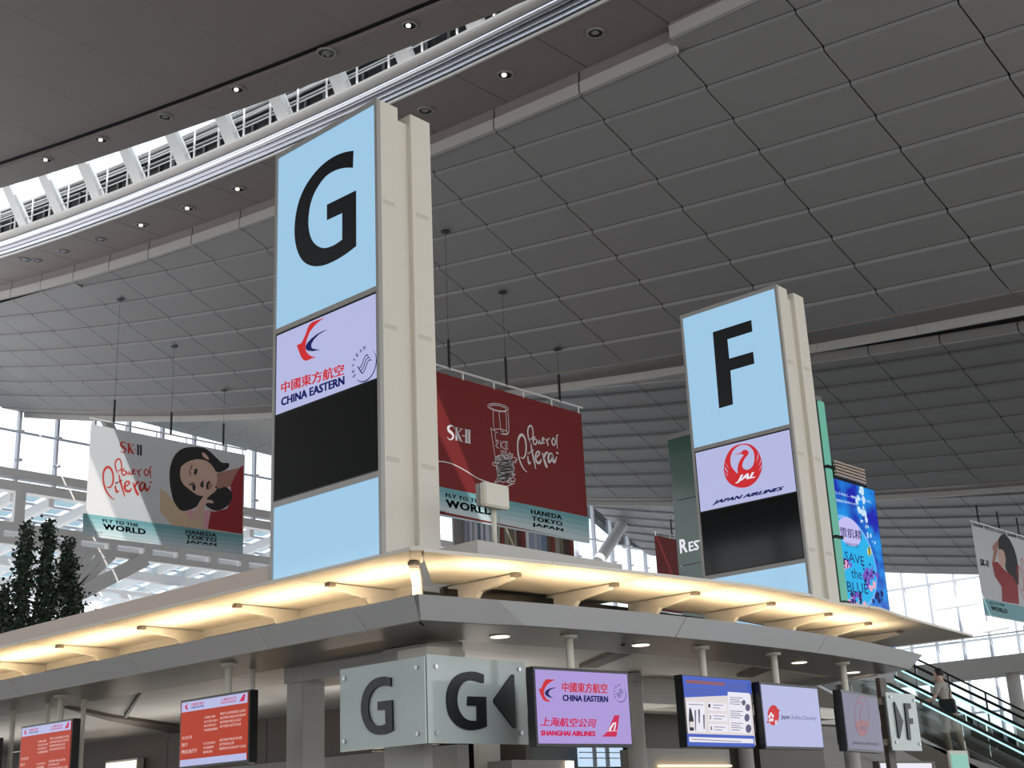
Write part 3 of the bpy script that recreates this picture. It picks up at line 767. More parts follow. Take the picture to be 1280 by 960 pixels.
for a, b in zip([6.75, 7.5, 8.5, 9.45, 10.57, 11.7, 12.7], [7.3, 8.33, 9.28, 10.4, 11.5, 12.5, 13.1]):
    strip_light((a, arc(a)+.46, 3.085), (b, arc(b)+.46, 3.085), UPL)
# soffit downlights
for i, (p, w) in enumerate((((625, 795), 'nearest the corner, above the G arrow plate'), ((801, 805.5), 'between the purple screen and the blue screen'), ((999, 827.5), 'above the white screen with red dot'), ((1066, 840), 'smallest, at the far right end'))):
    q = at(*p, z=zb-.006)
    t = thing('downlight', 'bright oval downlight in canopy soffit, '+w, 'downlight', q, 'soffit downlights over the right counters')
    MB().tube([(q.x, q.y, zb-.012), (q.x, q.y, zb-.006)], .085, 24).build('trim_ring', 'aluminium', t)
    MB().tube([(q.x, q.y, zb-.016), (q.x, q.y, zb-.01)], .07, 24).build('lens', 'lamp_face', t)
MB().tube([at(779, 804.5, z=zb), at(779, 804.5, z=zb)-Vector((0, 0, .02))], .02, 10).build('detector', 'black', ISL)
# ================================================================== hanging display monitors
def monitor(tl, bl, tr, lab, yaw, depth=.08, scr='screen_lav2', poles=(), grp='airline display monitors', w=None, pr=.03, h=None, back=.10):
    # hangs in front of its pole, whose flange is measured on the soffit
    Q = at(*poles[0][:2], z=zb)
    U = Vector((cos(yaw), sin(yaw), 0)); fr = Frame((Q.x, Q.y, 0), U); fr.O = fr.O+fr.N*(depth+back)
    u_, v_ = fr.pixel(tl); h = h or v_-fr.pixel(bl)[1]; wd = w or fr.pixel(tr)[0]-u_
    O = fr.P(u_, v_-h); fr = Frame(O, U)
    root = thing('display_monitor', lab, 'monitor', O+U*wd/2, grp)
    def bx(u0, u1, v0, v1, n0, n1):
        q = [fr.P(u, v, n0) for u, v in ((u0, v0), (u1, v0), (u1, v1), (u0, v1))]
        return MB().hexa(q, [p+fr.N*(n1-n0) for p in q])
    bx(0, wd, 0, h, -depth, -.004).build('housing', 'black', root, bev=.004)
    bx(wd*.15, wd*.85, h*.12, h*.75, -depth-.06, -depth).build('rear_bracket', 'black_metal', root)
    b = .022
    bx(b, wd-b, b, h-b, -.004, .001).build('display', scr, root)
    for p in poles:
        px_, py_ = p[:2]
        c = at(px_, py_, z=zb)
        MB().tube([(c.x, c.y, O.z+.2), (c.x, c.y, zb-.012)], pr, 14).build('pole', 'warm_white', root, smooth=True)
        MB().tube([(c.x, c.y, zb-.03), (c.x, c.y, zb-.007)], pr*2.2, 18).build('pole_flange', 'warm_white', root)
    return root, Frame(fr.O+fr.N*.001, fr.U), wd, h
m1, f1, w1, h1 = monitor((666, 832.5), (671, 933.4), (785.9, 838.5), 'black framed monitor with two airline logos on a lilac picture, right of arrow plate', -.10, poles=((711, 793),))
m2, f2, w2, h2 = monitor((852.2, 842.8), (858.8, 933.8), (938.4, 849.8), 'hanging monitor with a blue and white notice showing forbidden items', -.02, scr='led_cream', poles=((876.5, 807),))
m3, f3, w3, h3 = monitor((949.1, 851.8), (957.2, 936), (1022.3, 857.3), 'hanging monitor with a plain lilac picture, red dot and one line of writing', .02, scr='screen_lav', poles=((966.5, 815),))
m4, f4, w4, h4 = monitor((1051, 861.6), (1059, 938.4), (1096.6, 868.9), 'dim grey monitor with a faint crane emblem, rightmost beside the F plate', .2, scr='screen_dim', poles=((1053, 827),))
m5, f5, w5, h5 = monitor((225.3, 876), (222.8, 962), (312.5, 861.6), 'hanging monitor with a red priority check-in list, left of the white column', radians(-91), scr='screen_red', poles=((286, 828),), back=.06)
MB().tube([(6.833, 9.205, 2.15), (6.833, 9.205, zb-.007)], .022, 12).build('pole', 'warm_white', m5)
m6, f6, w6, h6 = monitor((26.3, 908.4), (22, 1000), (91.3, 896.3), 'hanging monitor with a red check-in list, cut by the bottom left of the picture', radians(-91), scr='screen_red', poles=((77, 868),), h=h5, back=.06)
for p in ((105, 873), (60, 878), (17, 887)):
    q = at(*p, z=zb); MB().tube([(q.x, q.y, 2.1), (q.x, q.y, zb-.007)], .024, 12).build('pole', 'warm_white', m6)
q = at(-4, 905, x=6.5)
t = thing('display_monitor', 'sliver of a black hanging monitor at the left border of the picture', 'monitor', q, 'airline display monitors')
MB().box((6.5, q.y-.0, 2.1), (6.58, q.y+.95, 2.62)).build('housing', 'black', t)
MB().tube([(6.6, q.y+.35, 2.3), (6.6, q.y+.35, zb-.007)], .024, 12).build('pole', 'warm_white', t)
# ================================================================== pictures on the monitors
c1 = lambda pts: Z(660, 825, 8.35, pts)
swallow(f1, 660, 825, 8.35, [(185, 200), (285, 205), (240, 225), (200, 255), (175, 295), (163, 330), (168, 370), (190, 405), (235, 433), (190, 435), (155, 415), (130, 365), (118, 325), (108, 302), (130, 300), (148, 270), (160, 235)],
        [(303, 290), (260, 288), (215, 300), (185, 320), (170, 345), (185, 370), (215, 388), (262, 400), (235, 380), (215, 360), (213, 340), (228, 315), (260, 298)], m1)
text(f1, '中國東方航空', *c1([(352, 335), (828, 350), (352, 228)]), 'led_red', m1, bold=.03, off=.002)
text(f1, 'CHINA EASTERN', *c1([(358, 428), (835, 442), (358, 362)]), 'led_navy', m1, bold=.055, off=.002)
skyteam(f1, 775, 867, 7.2, 7, .5, m1)
text(f1, '上海航空公司', *c1([(125, 690), (712, 708), (125, 592)]), 'led_crimson', m1, bold=.03, shear=.2, off=.002)
text(f1, 'SHANGHAI AIRLINES', *c1([(130, 790), (702, 797), (132, 734)]), 'led_crimson', m1, bold=.07, off=.002)
art(f1, [c1([(900, 577), (953, 577), (922, 800), (768, 800), (800, 775), (830, 738), (862, 665)])], 'led_crimson', 'tail_emblem', m1, off=.002)
art(f1, [c1([(822, 744), (927, 736), (926, 742), (818, 748)])], 'led_white', 'tail_emblem', m1, off=.003)
art(f1, [c1([(918, 650), (885, 655), (862, 685), (845, 715), (836, 738), (862, 738), (872, 712), (886, 685), (900, 668), (908, 664), (900, 690), (890, 738), (902, 738), (912, 700)])], 'led_white', 'tail_emblem', m1, off=.003)
c2 = lambda pts: Z(840, 780, 5.333, pts)
art(f2, [c2([(68, 342), (523, 378), (532, 470), (82, 490)])], 'led_blue', 'picture', m2, off=.001)
art(f2, [c2([(99, 730), (548, 745), (552, 820), (103, 812)])], 'led_blue', 'picture', m2, off=.001)
art(f2, [c2([(112, 752), (540, 766), (544, 796), (115, 786)])], 'led_white', 'picture', m2, off=.002)
art(f2, [c2([(236, 522), (362, 530), (366, 580), (240, 576)])], 'led_white', 'picture', m2, off=.002)
art(f2, [c2([(242, 596), (366, 600), (370, 650), (245, 648)])], 'led_white', 'picture', m2, off=.002)
art(f2, [c2([(246, 665), (370, 668), (373, 724), (250, 722)])], 'led_white', 'picture', m2, off=.002)
art(f2, [c2([(370, 452), (515, 462), (532, 730), (382, 724)])], 'led_white', 'picture', m2, off=.0015)
art(f2, [c2([(98, 515), (215, 520), (225, 722), (110, 718)])], 'led_white', 'picture', m2, off=.0015)
art(f2, [c2([(112, 570), (120, 555), (128, 575), (142, 640), (144, 712), (116, 712), (110, 640)])], 'ink_dark', 'picture', m2, off=.003)
art(f2, [c2([(116, 650), (142, 652), (143, 690), (116, 688)])], 'led_cream', 'picture', m2, off=.0035)
for a, b in (((148, 575), (158, 710)), ((172, 570), (184, 660)), ((205, 605), (216, 700))):
    art(f2, [c2([a, (b[0], a[1]), b, (a[0]+4, b[1])])], 'led_grey', 'picture', m2, off=.003)
for k, (x, y) in enumerate(((240, 545), (246, 622), (252, 695))):
    text(f2, str(k+1), *c2([(x, y+12), (x+13, y+12), (x, y-12)]), 'led_black', m2, bold=.03, off=.004)
for x, y, r_ in ((476, 525, 16), (503, 558, 20), (498, 625, 22), (508, 698, 24)):
    art(f2, [c2([(x+r_*.8*cos(t), y+r_*1.2*sin(t)) for t in [2*pi*k/14 for k in range(14)]])], 'led_grey', 'picture', m2, off=.003)
ln = []
for (x0, y0, x1, n, dy) in ((90, 432, 300, 2, 24), (365, 400, 508, 3, 18), (382, 490, 470, 4, 14), (385, 580, 470, 4, 14), (392, 660, 470, 4, 15), (270, 540, 340, 2, 18), (274, 612, 350, 2, 18), (278, 686, 350, 2, 18), (125, 768, 460, 1, 10), (108, 535, 205, 1, 9)):
    for k in range(n): ln.append((c2([(x0, y0+k*dy), (x1-(k % 2)*20, y0+k*dy+(x1-x0)*.05)]), .005))
strokes(f2, ln, 'led_grey', 'small_print', m2, off=.004)
art(f2, [c2([(92, 372), (350, 392), (352, 412), (94, 394)])], 'led_dim_red', 'picture', m2, off=.003)
art(f3, [c2([(675+38*cos(t), 608+68*sin(t)) for t in [2*pi*k/28 for k in range(28)]])], 'led_red', 'round_emblem', m3, off=.001)
for k in range(5):
    a = 2*pi*k/5-.4
    for cx, cyy, s_ in ((660, 622, 1), (692, 655, .5)):
        x, y = cx+12*s_*cos(a), cyy+22*s_*sin(a)
        art(f3, [c2([(x+7*s_*cos(t), y+12*s_*sin(t)) for t in [2*pi*q/10 for q in range(10)]])], 'led_white', 'round_emblem', m3, off=.002)
for x, y in ((711, 577), (638, 655)): art(f3, [c2([(x+6*cos(t), y+9*sin(t)) for t in [2*pi*q/8 for q in range(8)]])], 'led_red', 'round_emblem', m3, off=.002)
text(f3, 'Japan.', *c2([(726, 640), (790, 642), (726, 603)]), 'led_grey', m3, bold=.03, off=.002)
text(f3, 'Endless Discovery', *c2([(797, 645), (962, 650), (797, 607)]), 'led_grey', m3, bold=0, off=.002)
c4 = lambda pts: Z(1040, 820, 6.857, pts)
EL = lambda cx, cyy, rx, ry, n=28, a0=0, a1=2*pi: [(cx+rx*cos(a0+(a1-a0)*k/n)+(0), cyy+ry*sin(a0+(a1-a0)*k/n)) for k in range(n+1)]
art(f4, [c4(EL(258, 512, 62, 172, 40, .25, pi-.25)+[(240, 560), (262, 540), (285, 560)])], 'led_dim_red', 'crane_emblem', m4, off=.001)
strokes(f4, [(c4(EL(258, 512, 60, 170, 30)), .012), (c4([(222, 405), (245, 395), (262, 405), (262, 430), (245, 480), (240, 540), (258, 580), (285, 560)]), .014)], 'led_dim_red', 'crane_emblem', m4, off=.002)
text(f4, 'JAL', *c4([(243, 638), (305, 638), (246, 600)]), 'screen_dim', m4, bold=.04, off=.003)
text(f4, 'JAPAN AIRLINES', *c4([(170, 762), (398, 776), (174, 730)]), 'led_dim_grey', m4, bold=.08, shear=.2, off=.002)
def red_list(fr, w, h, par):
    R_ = lambda a, b, c, d: [(a*w, b*h), (c*w, b*h), (c*w, d*h), (a*w, d*h)]
    art(fr, [R_(.03, .82, .97, .965)], 'screen_lav', 'picture', par, off=.001, px=False)
    art(fr, [R_(.03, .035, .97, .13)], 'screen_lav', 'picture', par, off=.001, px=False)
    T = lambda s, u0, u1, v0, v1, m, bold=.02: text(fr, s, (u0*w, v0*h), (u1*w, v0*h), (u0*w, v1*h), m, par, bold=bold, off=.002, px=False)
    T('中國東方航空', .17, .36, .895, .935, 'led_crimson'); T('CHINA EASTERN', .17, .36, .855, .885, 'led_navy')
    art(fr, [[(.075*w, .9*h), (.13*w, .95*h), (.11*w, .9*h), (.13*w, .845*h), (.095*w, .86*h)]], 'led_crimson', 'logo', par, off=.002, px=False)
    T('上海航空公司', .60, .82, .895, .935, 'led_crimson'); T('SHANGHAI AIRLINES', .60, .82, .855, .885, 'led_crimson')
    art(fr, [[(.86*w, .85*h), (.93*w, .85*h), (.945*w, .945*h), (.915*w, .945*h)]], 'led_crimson', 'logo', par, off=.002, px=False)
    T('天合优享', .05, .20, .42, .47, 'led_pink', 0); T('SKY', .05, .14, .32, .37, 'led_pink', .01); T('PRIORITY', .05, .28, .215, .27, 'led_pink', .01)
    for k, s in enumerate(('FIRST & BUSINESS CLASS', 'EASTERN MILES PLATINUM', 'EASTERN MILES GOLD', 'SKYTEAM ELITE PLUS')): T(s, .60, [.95, .95, .89, .89][k], .70-.06*k, .735-.06*k, 'led_pink', .01)
    for k, s in enumerate(('头等舱公务舱', '东方万里行白金卡', '东方万里行金卡', '天合联盟超级精英')): T(s, .37, [.53, .57, .55, .57][k], .68-.06*k, .715-.06*k, 'led_pink', .01)
    for k, s in enumerate(('EASTERN MILES SILVER', 'SKYTEAM ELITE', 'PREMIUM ECONOMY CLASS')): T(s, .60, [.91, .80, .96][k], .33-.06*k, .365-.06*k, 'led_pink', .01)
    for k, s in enumerate(('东方万里行银卡', '天合联盟精英', '超级经济舱')): T(s, .37, [.54, .52, .50][k], .31-.06*k, .345-.06*k, 'led_pink', .01)
red_list(f5, w5, h5, m5); red_list(f6, w6, h6, m6)
# ================================================================== glass letter plates at the corner
def frost(name, col, mixf, rough=.08):
    m = bpy.data.materials.new(name); m.use_nodes = True; N = m.node_tree.nodes; L = m.node_tree.links
    b = N['Principled BSDF']; b.inputs['Base Color'].default_value = col; b.inputs['Roughness'].default_value = rough; b.inputs['Specular IOR Level'].default_value = .6
    t = N.new('ShaderNodeBsdfTransparent'); mx = N.new('ShaderNodeMixShader'); mx.inputs[0].default_value = mixf
    L.new(t.outputs[0], mx.inputs[1]); L.new(b.outputs[0], mx.inputs[2]); L.new(mx.outputs[0], N['Material Output'].inputs[0]); MATS[name] = m
frost('frosted', rgb(200, 212, 210), .9)
def plate(fr, px4, lab, name='letter_plate', letters=(), studs=(), arms=()):
    C4 = [fr.pixel(p) for p in px4]
    u0 = (C4[0][0]+C4[3][0])/2; u1 = (C4[1][0]+C4[2][0])/2; v1 = (C4[0][1]+C4[1][1])/2; v0 = (C4[2][1]+C4[3][1])/2
    root = thing(name, lab, 'sign', fr.P((u0+u1)/2, v0), 'glass letter plates under the canopy')
    def bx(a, b, c, d, n0, n1):
        q = [fr.P(u, v, n0) for u, v in ((a, c), (b, c), (b, d), (a, d))]
        return MB().hexa(q, [p+fr.N*(n1-n0) for p in q])
    bx(u0, u1, v0, v1, -.012, 0).build('glass_sheet', 'frosted', root)
    for lp in letters: art(fr, [lp], 'ink_black', 'letter', root, off=.001, ext=.008)
    for p in studs:
        a, b = fr.pixel(p); q = fr.P(a, b, -.09)
        MB().tube([q, fr.P(a, b, .012)], .016, 12).build('stud', 'steel', root)
    bx(u0+.12, u1-.12, v0+.03, v1-.03, -.095, -.07).build('back_panel', 'grey_panel', root)
    # the hangers up to the soffit
    for a in arms: bx(a*u1+(1-a)*u0-.05, a*u1+(1-a)*u0+.05, v1-.06, zb-fr.O.z-.004, -.14, -.08).build('hanger', 'grey_wall', root)
    return root
PLx, PLy = 6.55, 6.85
frL = Frame((PLx, 8, 0), (0, -1, 0)); frR = Frame((6.6, PLy, 0), (1, 0, 0))
GL = Z(420, 815, 7.385, [(518, 238), (470, 228), (420, 232), (370, 250), (325, 285), (285, 340), (258, 410), (245, 500), (250, 580), (270, 650), (300, 705), (340, 742), (390, 762), (440, 762), (490, 748), (538, 722), (530, 443), (398, 460), (398, 538), (468, 532), (472, 665), (430, 678), (385, 680), (350, 655), (325, 605), (312, 540), (314, 470), (328, 410), (355, 360), (395, 325), (450, 310), (518, 318)])
GR = Z(530, 815, 8, [(585, 228), (520, 205), (450, 197), (380, 208), (320, 238), (270, 290), (235, 360), (218, 450), (222, 540), (240, 620), (280, 690), (335, 745), (400, 775), (460, 783), (530, 775), (615, 748), (607, 450), (430, 445), (425, 535), (520, 540), (522, 688), (480, 690), (430, 682), (385, 655), (348, 605), (325, 540), (318, 470), (328, 400), (355, 340), (395, 300), (440, 285), (500, 288), (583, 312)])
AR = Z(530, 815, 8, [(880, 225), (887, 240), (905, 750), (897, 765), (882, 758), (695, 515), (687, 490), (695, 465), (866, 232)])
plL = plate(frL, [(425.6, 836), (529.7, 821), (532.5, 930), (424.7, 939.4)], 'frosted glass plate with a lone black letter G, facing left at the canopy corner', letters=[glyph(GL, 15, 20, len(GL)-1)],
      studs=Z(420, 815, 7.385, [(80, 245), (748, 143), (758, 755), (80, 826)]), arms=())
plR = plate(frR, [(533.4, 820.3), (656.6, 825), (660, 929.5), (535.3, 930)], 'frosted glass plate with black letter G and a left-pointing arrow', letters=[glyph(GR, 15, 20, len(GR)-1), AR],
      studs=Z(530, 815, 8, [(115, 145), (948, 175), (968, 810), (125, 810)]), arms=())
frF = Frame((13.3, 6.82, 0), (1, 0, 0))
plate(frF, c4([(462, 300), (715, 340), (770, 818), (518, 803)]), 'frosted glass plate with black letter F and a right-pointing arrow', letters=[c4([(527, 392), (600, 560), (572, 708), (562, 695), (524, 410)]), c4([(612, 405), (662, 408), (667, 452), (640, 450), (650, 533), (682, 536), (686, 583), (655, 582), (668, 722), (645, 716), (620, 480)])],
      studs=c4([(497, 352), (698, 380), (548, 740), (747, 755)]), arms=())
t = thing('sign_post', 'dark post with beige clamp bars carrying the F arrow plate', 'post', (13.15, 7.0, 2.0))
a_, b_ = at(1097, 873, y=7.05), at(1112, 935, y=7.05)
MB().box((a_.x, 7.0, b_.z-.25), (b_.x+.02, 7.05, zb)).build('post', 'brown_wall', t)
for p, q in (((1097, 873), (1105, 881)), ((1103, 924), (1112, 932))):
    A, B = at(*p, y=6.98), at(*q, y=6.98)
    MB().box((A.x, 6.93, B.z), (B.x+.12, 6.99, A.z)).build('clamp_bar', 'beige_wall', t)
# ================================================================== hanging banners
def roofz(x, y, P=PR, sh=0):
    best = None
    for j in [k*.25 for k in range(-52, 44)]:
        for kk in [q*.25 for q in range(-4, 40)]:
            p = P(j, kk); d = (p.x-x)**2+(p.y-y)**2
            if best is None or d < best[0]: best = (d, p.z)
    return best[1]
def banner(lab, y, x0, x1, z0, z1, m, holes, P=PR, teal_z=None):
    t = thing('hanging_banner', lab, 'banner', ((x0+x1)/2, y, z0), 'cosmetics banners hanging from the ceiling')
    MB().box((x0, y, z0), (x1, y+.012, z1)).build('fabric', m, t)
    MB().box((x0, y-.01, z0-.02), (x1, y+.02, z0+.03)).build('bottom_bar', 'banner_pale', t)
    MB().tube([(x0-.05, y, z1+.22), (x1+.08, y, z1+.22)], .035, 8).build('hanging_rail', 'white_steel', t)
    n = 6
    for k in range(n):
        xx = x0+.12+(x1-x0-.24)*k/(n-1); MB().box((xx-.02, y-.01, z1-.03), (xx+.02, y+.02, z1+.2)).build('clip', 'white_steel', t)
    for xh in holes:
        zc = roofz(xh, y, P)
        MB().tube([(xh, y, z1+.2), (xh, y, z1+1.15)], .045, 8).build('hoist_rod', 'black_metal', t)
        MB().tube([(xh, y, z1+1.1), (xh, y, zc+.05)], .006, 5).build('wire', 'black_metal', t)
        MB().tube([(xh, y, zc-.09), (xh, y, zc-.06)], .14, 16).build('ceiling_plate', 'black', t)
    if teal_z:
        pass
    return t, Frame((x0, y-.001, z0), (1, 0, 0))
def teal(fr, poly_px, par, n=5):
    """footer band printed as a few steps from teal to pale"""
    A, B, C_, D = [fr.pixel(p) for p in poly_px]       # top-left, top-right, bottom-right, bottom-left
    for k in range(n):
        f0, f1_ = k/n, (k+1)/n
        L = lambda P_, Q, f: (P_[0]+(Q[0]-P_[0])*f, P_[1]+(Q[1]-P_[1])*f)
        nm = 'teal_%d' % k
        if nm not in MATS:
            g = k/(n-1); mat(nm, rgb(*(int(a+(b-a)*g) for a, b in ((112, 198), (166, 210), (174, 214)))), .7, noise=.03)
        art(fr, [[L(A, D, f0), L(B, C_, f0), L(B, C_, f1_), L(A, D, f1_)]], nm, 'printed_band', par, off=.001, px=False)
SK = [[(183, 492, .5), (172, 470, .5), (150, 462, 1), (130, 475, 1.6), (134, 500, 2), (158, 522, 2), (170, 545, 1.6), (158, 568, 1), (138, 572, .6), (122, 552, .4)],
      [(196, 474, 1.8), (196, 578, 1.8)], [(186, 473, .5), (207, 478, .5)], [(186, 575, .5), (208, 580, .5)], [(236, 486, .6), (197, 532, .6)], [(205, 522, 1.8), (232, 586, 1.8)], [(222, 484, .5), (246, 489, .5)],
      [(222, 583, .5), (246, 589, .5)], [(240, 540, .7), (262, 545, .7)], [(274, 492, 1.8), (274, 596, 1.8)], [(262, 490, .5), (286, 495, .5)], [(262, 594, .5), (286, 599, .5)], [(297, 496, 1.8), (297, 601, 1.8)], [(286, 495, .5), (308, 499, .5)], [(286, 598, .5), (309, 604, .5)]]
SCR = [[(140, 655, .8), (170, 678, 1), (205, 640, 1.2), (224, 540, 1.5), (220, 430, 1.5), (195, 340, 1.8), (155, 300, 2), (115, 335, 1.8), (92, 420, 1.5), (90, 520, 1.4), (105, 640, 1.5), (140, 760, 1.4), (190, 850, 1), (245, 900, .4)],
       [(252, 640, 1), (256, 700, 1.6), (272, 760, 1.7), (300, 738, .8)], [(248, 598, 1.4), (285, 592, .6)], [(300, 440, 1), (318, 560, 1.6), (348, 700, 1.6), (380, 850, .8)], [(255, 603, .8), (345, 543, .8)],
       [(382, 668, 1), (425, 625, 1.2), (440, 590, 1.4), (415, 566, 1.2), (385, 600, 1.3), (376, 680, 1.8), (400, 740, 2), (440, 748, 1.8), (470, 690, .8)],
       [(488, 588, 1), (508, 680, 1.8), (540, 780, 2.4), (562, 828, 1.6)], [(515, 690, .8), (530, 610, 1.8), (575, 575, 1)],
       [(640, 598, 1), (600, 605, 1.4), (580, 665, 2), (592, 740, 1.8), (628, 700, 1.4), (648, 610, 1.6), (652, 700, 2.4), (680, 738, 1.8), (716, 650, .8)], [(705, 582, 1.2), (742, 603, 1)],
       [(285, 375, .7), (325, 350, 1), (336, 270, 1.2), (320, 180, 1.2), (295, 155, 1.3), (265, 180, 1.3), (250, 250, 1.2), (262, 350, 1.2), (290, 425, .6)],
       [(370, 330, 1), (338, 370, 1.2), (345, 440, 1.2), (375, 452, 1.2), (396, 412, 1), (380, 372, 1), (345, 385, .6)], [(398, 382, 1), (415, 432, 1), (432, 432, 1), (438, 385, .8), (452, 440, 1), (470, 438, 1), (476, 380, .6)],
       [(480, 402, .8), (510, 380, 1), (498, 345, 1), (480, 385, 1.2), (492, 432, 1.2), (525, 428, .6)], [(540, 360, 1), (562, 420, 1.4), (580, 480, 1)], [(556, 400, 1), (600, 350, .8)],
       [(665, 348, 1), (636, 400, 1.2), (658, 466, 1.2), (690, 440, 1), (686, 380, 1), (662, 352, .6)], [(738, 300, .7), (714, 325, 1), (714, 400, 1.2), (726, 522, .6)], [(690, 402, .8), (726, 400, .8)]]
# red banner
tr_, fr_ = banner('dark red hanging banner with white bottle sketch, behind the small antenna', 26.9, 26.15, 33.27, 10.15, 14.55, 'banner_red', (27.05, 29.6, 32.2))
teal(fr_, [(541, 606.5), (736, 646.4), (737, 678), (541, 637)], tr_)
strokes(fr_, [(Z(540, 460, 6.4, l), .05) for l in SK], 'ink_white', 'lettering', tr_)
strokes(fr_, [(Z(640, 520, 12.8, l), .045) for l in SCR], 'ink_white', 'lettering', tr_)
el = lambda cx, cyy, rx, ry, tilt=0, n=20: [(cx+rx*cos(t)*cos(tilt)-ry*sin(t)*sin(tilt), cyy+rx*cos(t)*sin(tilt)+ry*sin(t)*cos(tilt)) for t in [2*pi*k/n for k in range(n+1)]]
bt = [el(205, 132, 118, 42, .18), el(208, 138, 96, 28, .2), [(148, 170), (162, 385), (220, 425), (290, 442), (325, 420), (328, 330), (318, 180)], [(215, 190), (228, 300), (238, 390), (270, 412)], [(292, 185), (302, 300), (300, 410)], [(218, 190), (240, 180), (292, 184)],
      el(240, 405, 78, 24, .2), [(122, 362), (150, 560), (185, 790), (205, 960)], [(122, 362), (140, 385), (165, 395)], [(172, 420), (178, 480), (185, 540)], [(300, 600), (305, 680), (345, 640)], [(180, 520), (205, 505), (200, 545), (180, 570), (215, 600)], [(235, 510), (238, 600)], [(270, 520), (240, 560), (275, 605)], [(290, 525), (292, 605)], [(308, 525), (310, 605)], [(270, 522), (318, 526)], [(275, 604), (322, 606)], [(230, 628), (300, 632)], [(240, 650), (290, 655)]]
rs = random.Random(3)
for k in range(40):
    cyy = 700+260*k/39; cx = 285+20*sin(k)
    bt.append(el(cx+rs.uniform(-25, 25), cyy+rs.uniform(-12, 12), rs.uniform(50, 110), rs.uniform(12, 34), rs.uniform(-.5, .5), 10))
strokes(fr_, [(Z(600, 495, 9.15, l), .022) for l in bt], 'ink_white', 'bottle_drawing', tr_, off=.005)
strokes(fr_, [(Z(540, 460, 6.4, [(40, 745), (120, 755), (200, 785), (280, 830), (360, 880), (420, 903), (560, 950), (640, 930)]), .03)], 'ink_white', 'bottle_drawing', tr_, off=.005)
def foot(fr, par, q, m='ink_dark'):
    for s, a in q: text(fr, s, *a, m, par, bold=.045 if s != 'TIAT' else .01, off=.004, spacing=1.08)
zr = lambda p: Z(540, 590, 5.818, p)
foot(fr_, tr_, [('FLY TO THE', zr([(98, 180), (368, 234), (98, 152)])), ('WORLD', zr([(102, 256), (445, 318), (98, 196)])), ('HANEDA', zr([(720, 304), (945, 347), (718, 270)])), ('TOKYO', zr([(724, 352), (950, 394), (722, 318)])), ('JAPAN', zr([(727, 398), (956, 440), (725, 366)])), ('TIAT', zr([(50, 298), (104, 306), (50, 276)]))])
# white banner
tw_, fw_ = banner('white hanging banner showing a dark-haired woman in red leaning on her hand', 44.0, 24.95, 32.05, 12.45, 16.62, 'banner_white', (25.9, 28.45, 30.95))
zw = lambda p: Z(100, 520, 5.332, p)
zp_ = lambda p: Z(200, 545, 7.385, p)
art(fw_, [zp_([(0, 480), (60, 520), (110, 580), (200, 690), (260, 700), (330, 690), (480, 690), (770, 700), (763, 905), (300, 850), (110, 826), (0, 700)])], 'print_gold', 'portrait', tw_, off=.001)
art(fw_, [zp_([(772, 268), (735, 292), (700, 350), (650, 460), (660, 560), (620, 670), (500, 700), (470, 690), (440, 855), (760, 905)])], 'dress_red', 'portrait', tw_, off=.002)
art(fw_, [zp_([(515, 345), (600, 325), (700, 300), (745, 290), (700, 350), (650, 465), (560, 500), (500, 470)])], 'skin_shade', 'portrait', tw_, off=.003)
art(fw_, [zp_(smooth([(92, 300), (118, 210), (160, 150), (220, 112), (320, 100), (410, 112), (462, 145), (520, 200), (570, 245), (632, 250), (635, 285), (600, 315), (550, 335), (500, 330), (480, 350), (530, 480), (600, 470), (655, 510), (665, 580), (610, 655), (520, 690), (430, 650), (392, 590), (350, 640), (300, 672), (200, 690), (130, 610), (100, 500), (88, 400)], 4))], 'hair', 'portrait', tw_, off=.004)
art(fw_, [zp_(smooth([(190, 300), (215, 265), (270, 232), (350, 214), (430, 232), (485, 280), (520, 345), (525, 420), (508, 470), (470, 520), (400, 552), (345, 545), (280, 500), (215, 445), (187, 380)], 4))], 'skin', 'portrait', tw_, off=.0055)
art(fw_, [zp_([(385, 150), (415, 160), (445, 195), (455, 220), (430, 215), (395, 190)])], 'skin', 'portrait', tw_, off=.0055)
for pl in ([(318, 305), (345, 300), (342, 345), (322, 362), (310, 350)], [(300, 445), (325, 450), (330, 480), (318, 510), (302, 500), (296, 470)], [(290, 270), (300, 268), (280, 320), (285, 380), (272, 350), (275, 310)], [(262, 460), (275, 440), (310, 430), (318, 440), (280, 455)], [(375, 430), (400, 408), (402, 470), (385, 478), (370, 465)], [(425, 450), (432, 430), (458, 408), (460, 425), (445, 450), (445, 498), (428, 490)]):
    art(fw_, [zp_(pl)], 'hair', 'portrait', tw_, off=.007)
art(fw_, [zp_([(445, 450), (468, 420), (480, 450), (470, 488), (445, 500)])], 'skin_shade', 'portrait', tw_, off=.007)
art(fw_, [zp_(smooth([(320, 700), (345, 640), (375, 590), (410, 545), (450, 510), (500, 478), (522, 485), (505, 515), (460, 550), (430, 585), (470, 592), (494, 608), (480, 622), (430, 620), (405, 680), (385, 750), (330, 790), (300, 760)], 3))], 'skin', 'portrait', tw_, off=.008)
art(fw_, [zp_([(240, 660), (320, 690), (300, 760), (250, 740)])], 'print_pink', 'portrait', tw_, off=.003)
art(fw_, [zp_([(410, 690), (470, 680), (440, 858), (390, 850)])], 'print_pink', 'portrait', tw_, off=.0035)
teal(fw_, [zw([(20, 648)])[0], zw([(1088, 792)])[0], (303.5, 693.5), (103.5, 669.5)], tw_)
mpx = lambda l: [(105+(p[0]+165)/10.66, 535+(.7275*p[1]-.017*p[0]+304.4)/10.66)+tuple(p[2:]) for p in l]
strokes(fw_, [(mpx(l), .05) for l in SCR], 'ink_red', 'lettering', tw_, off=.003)
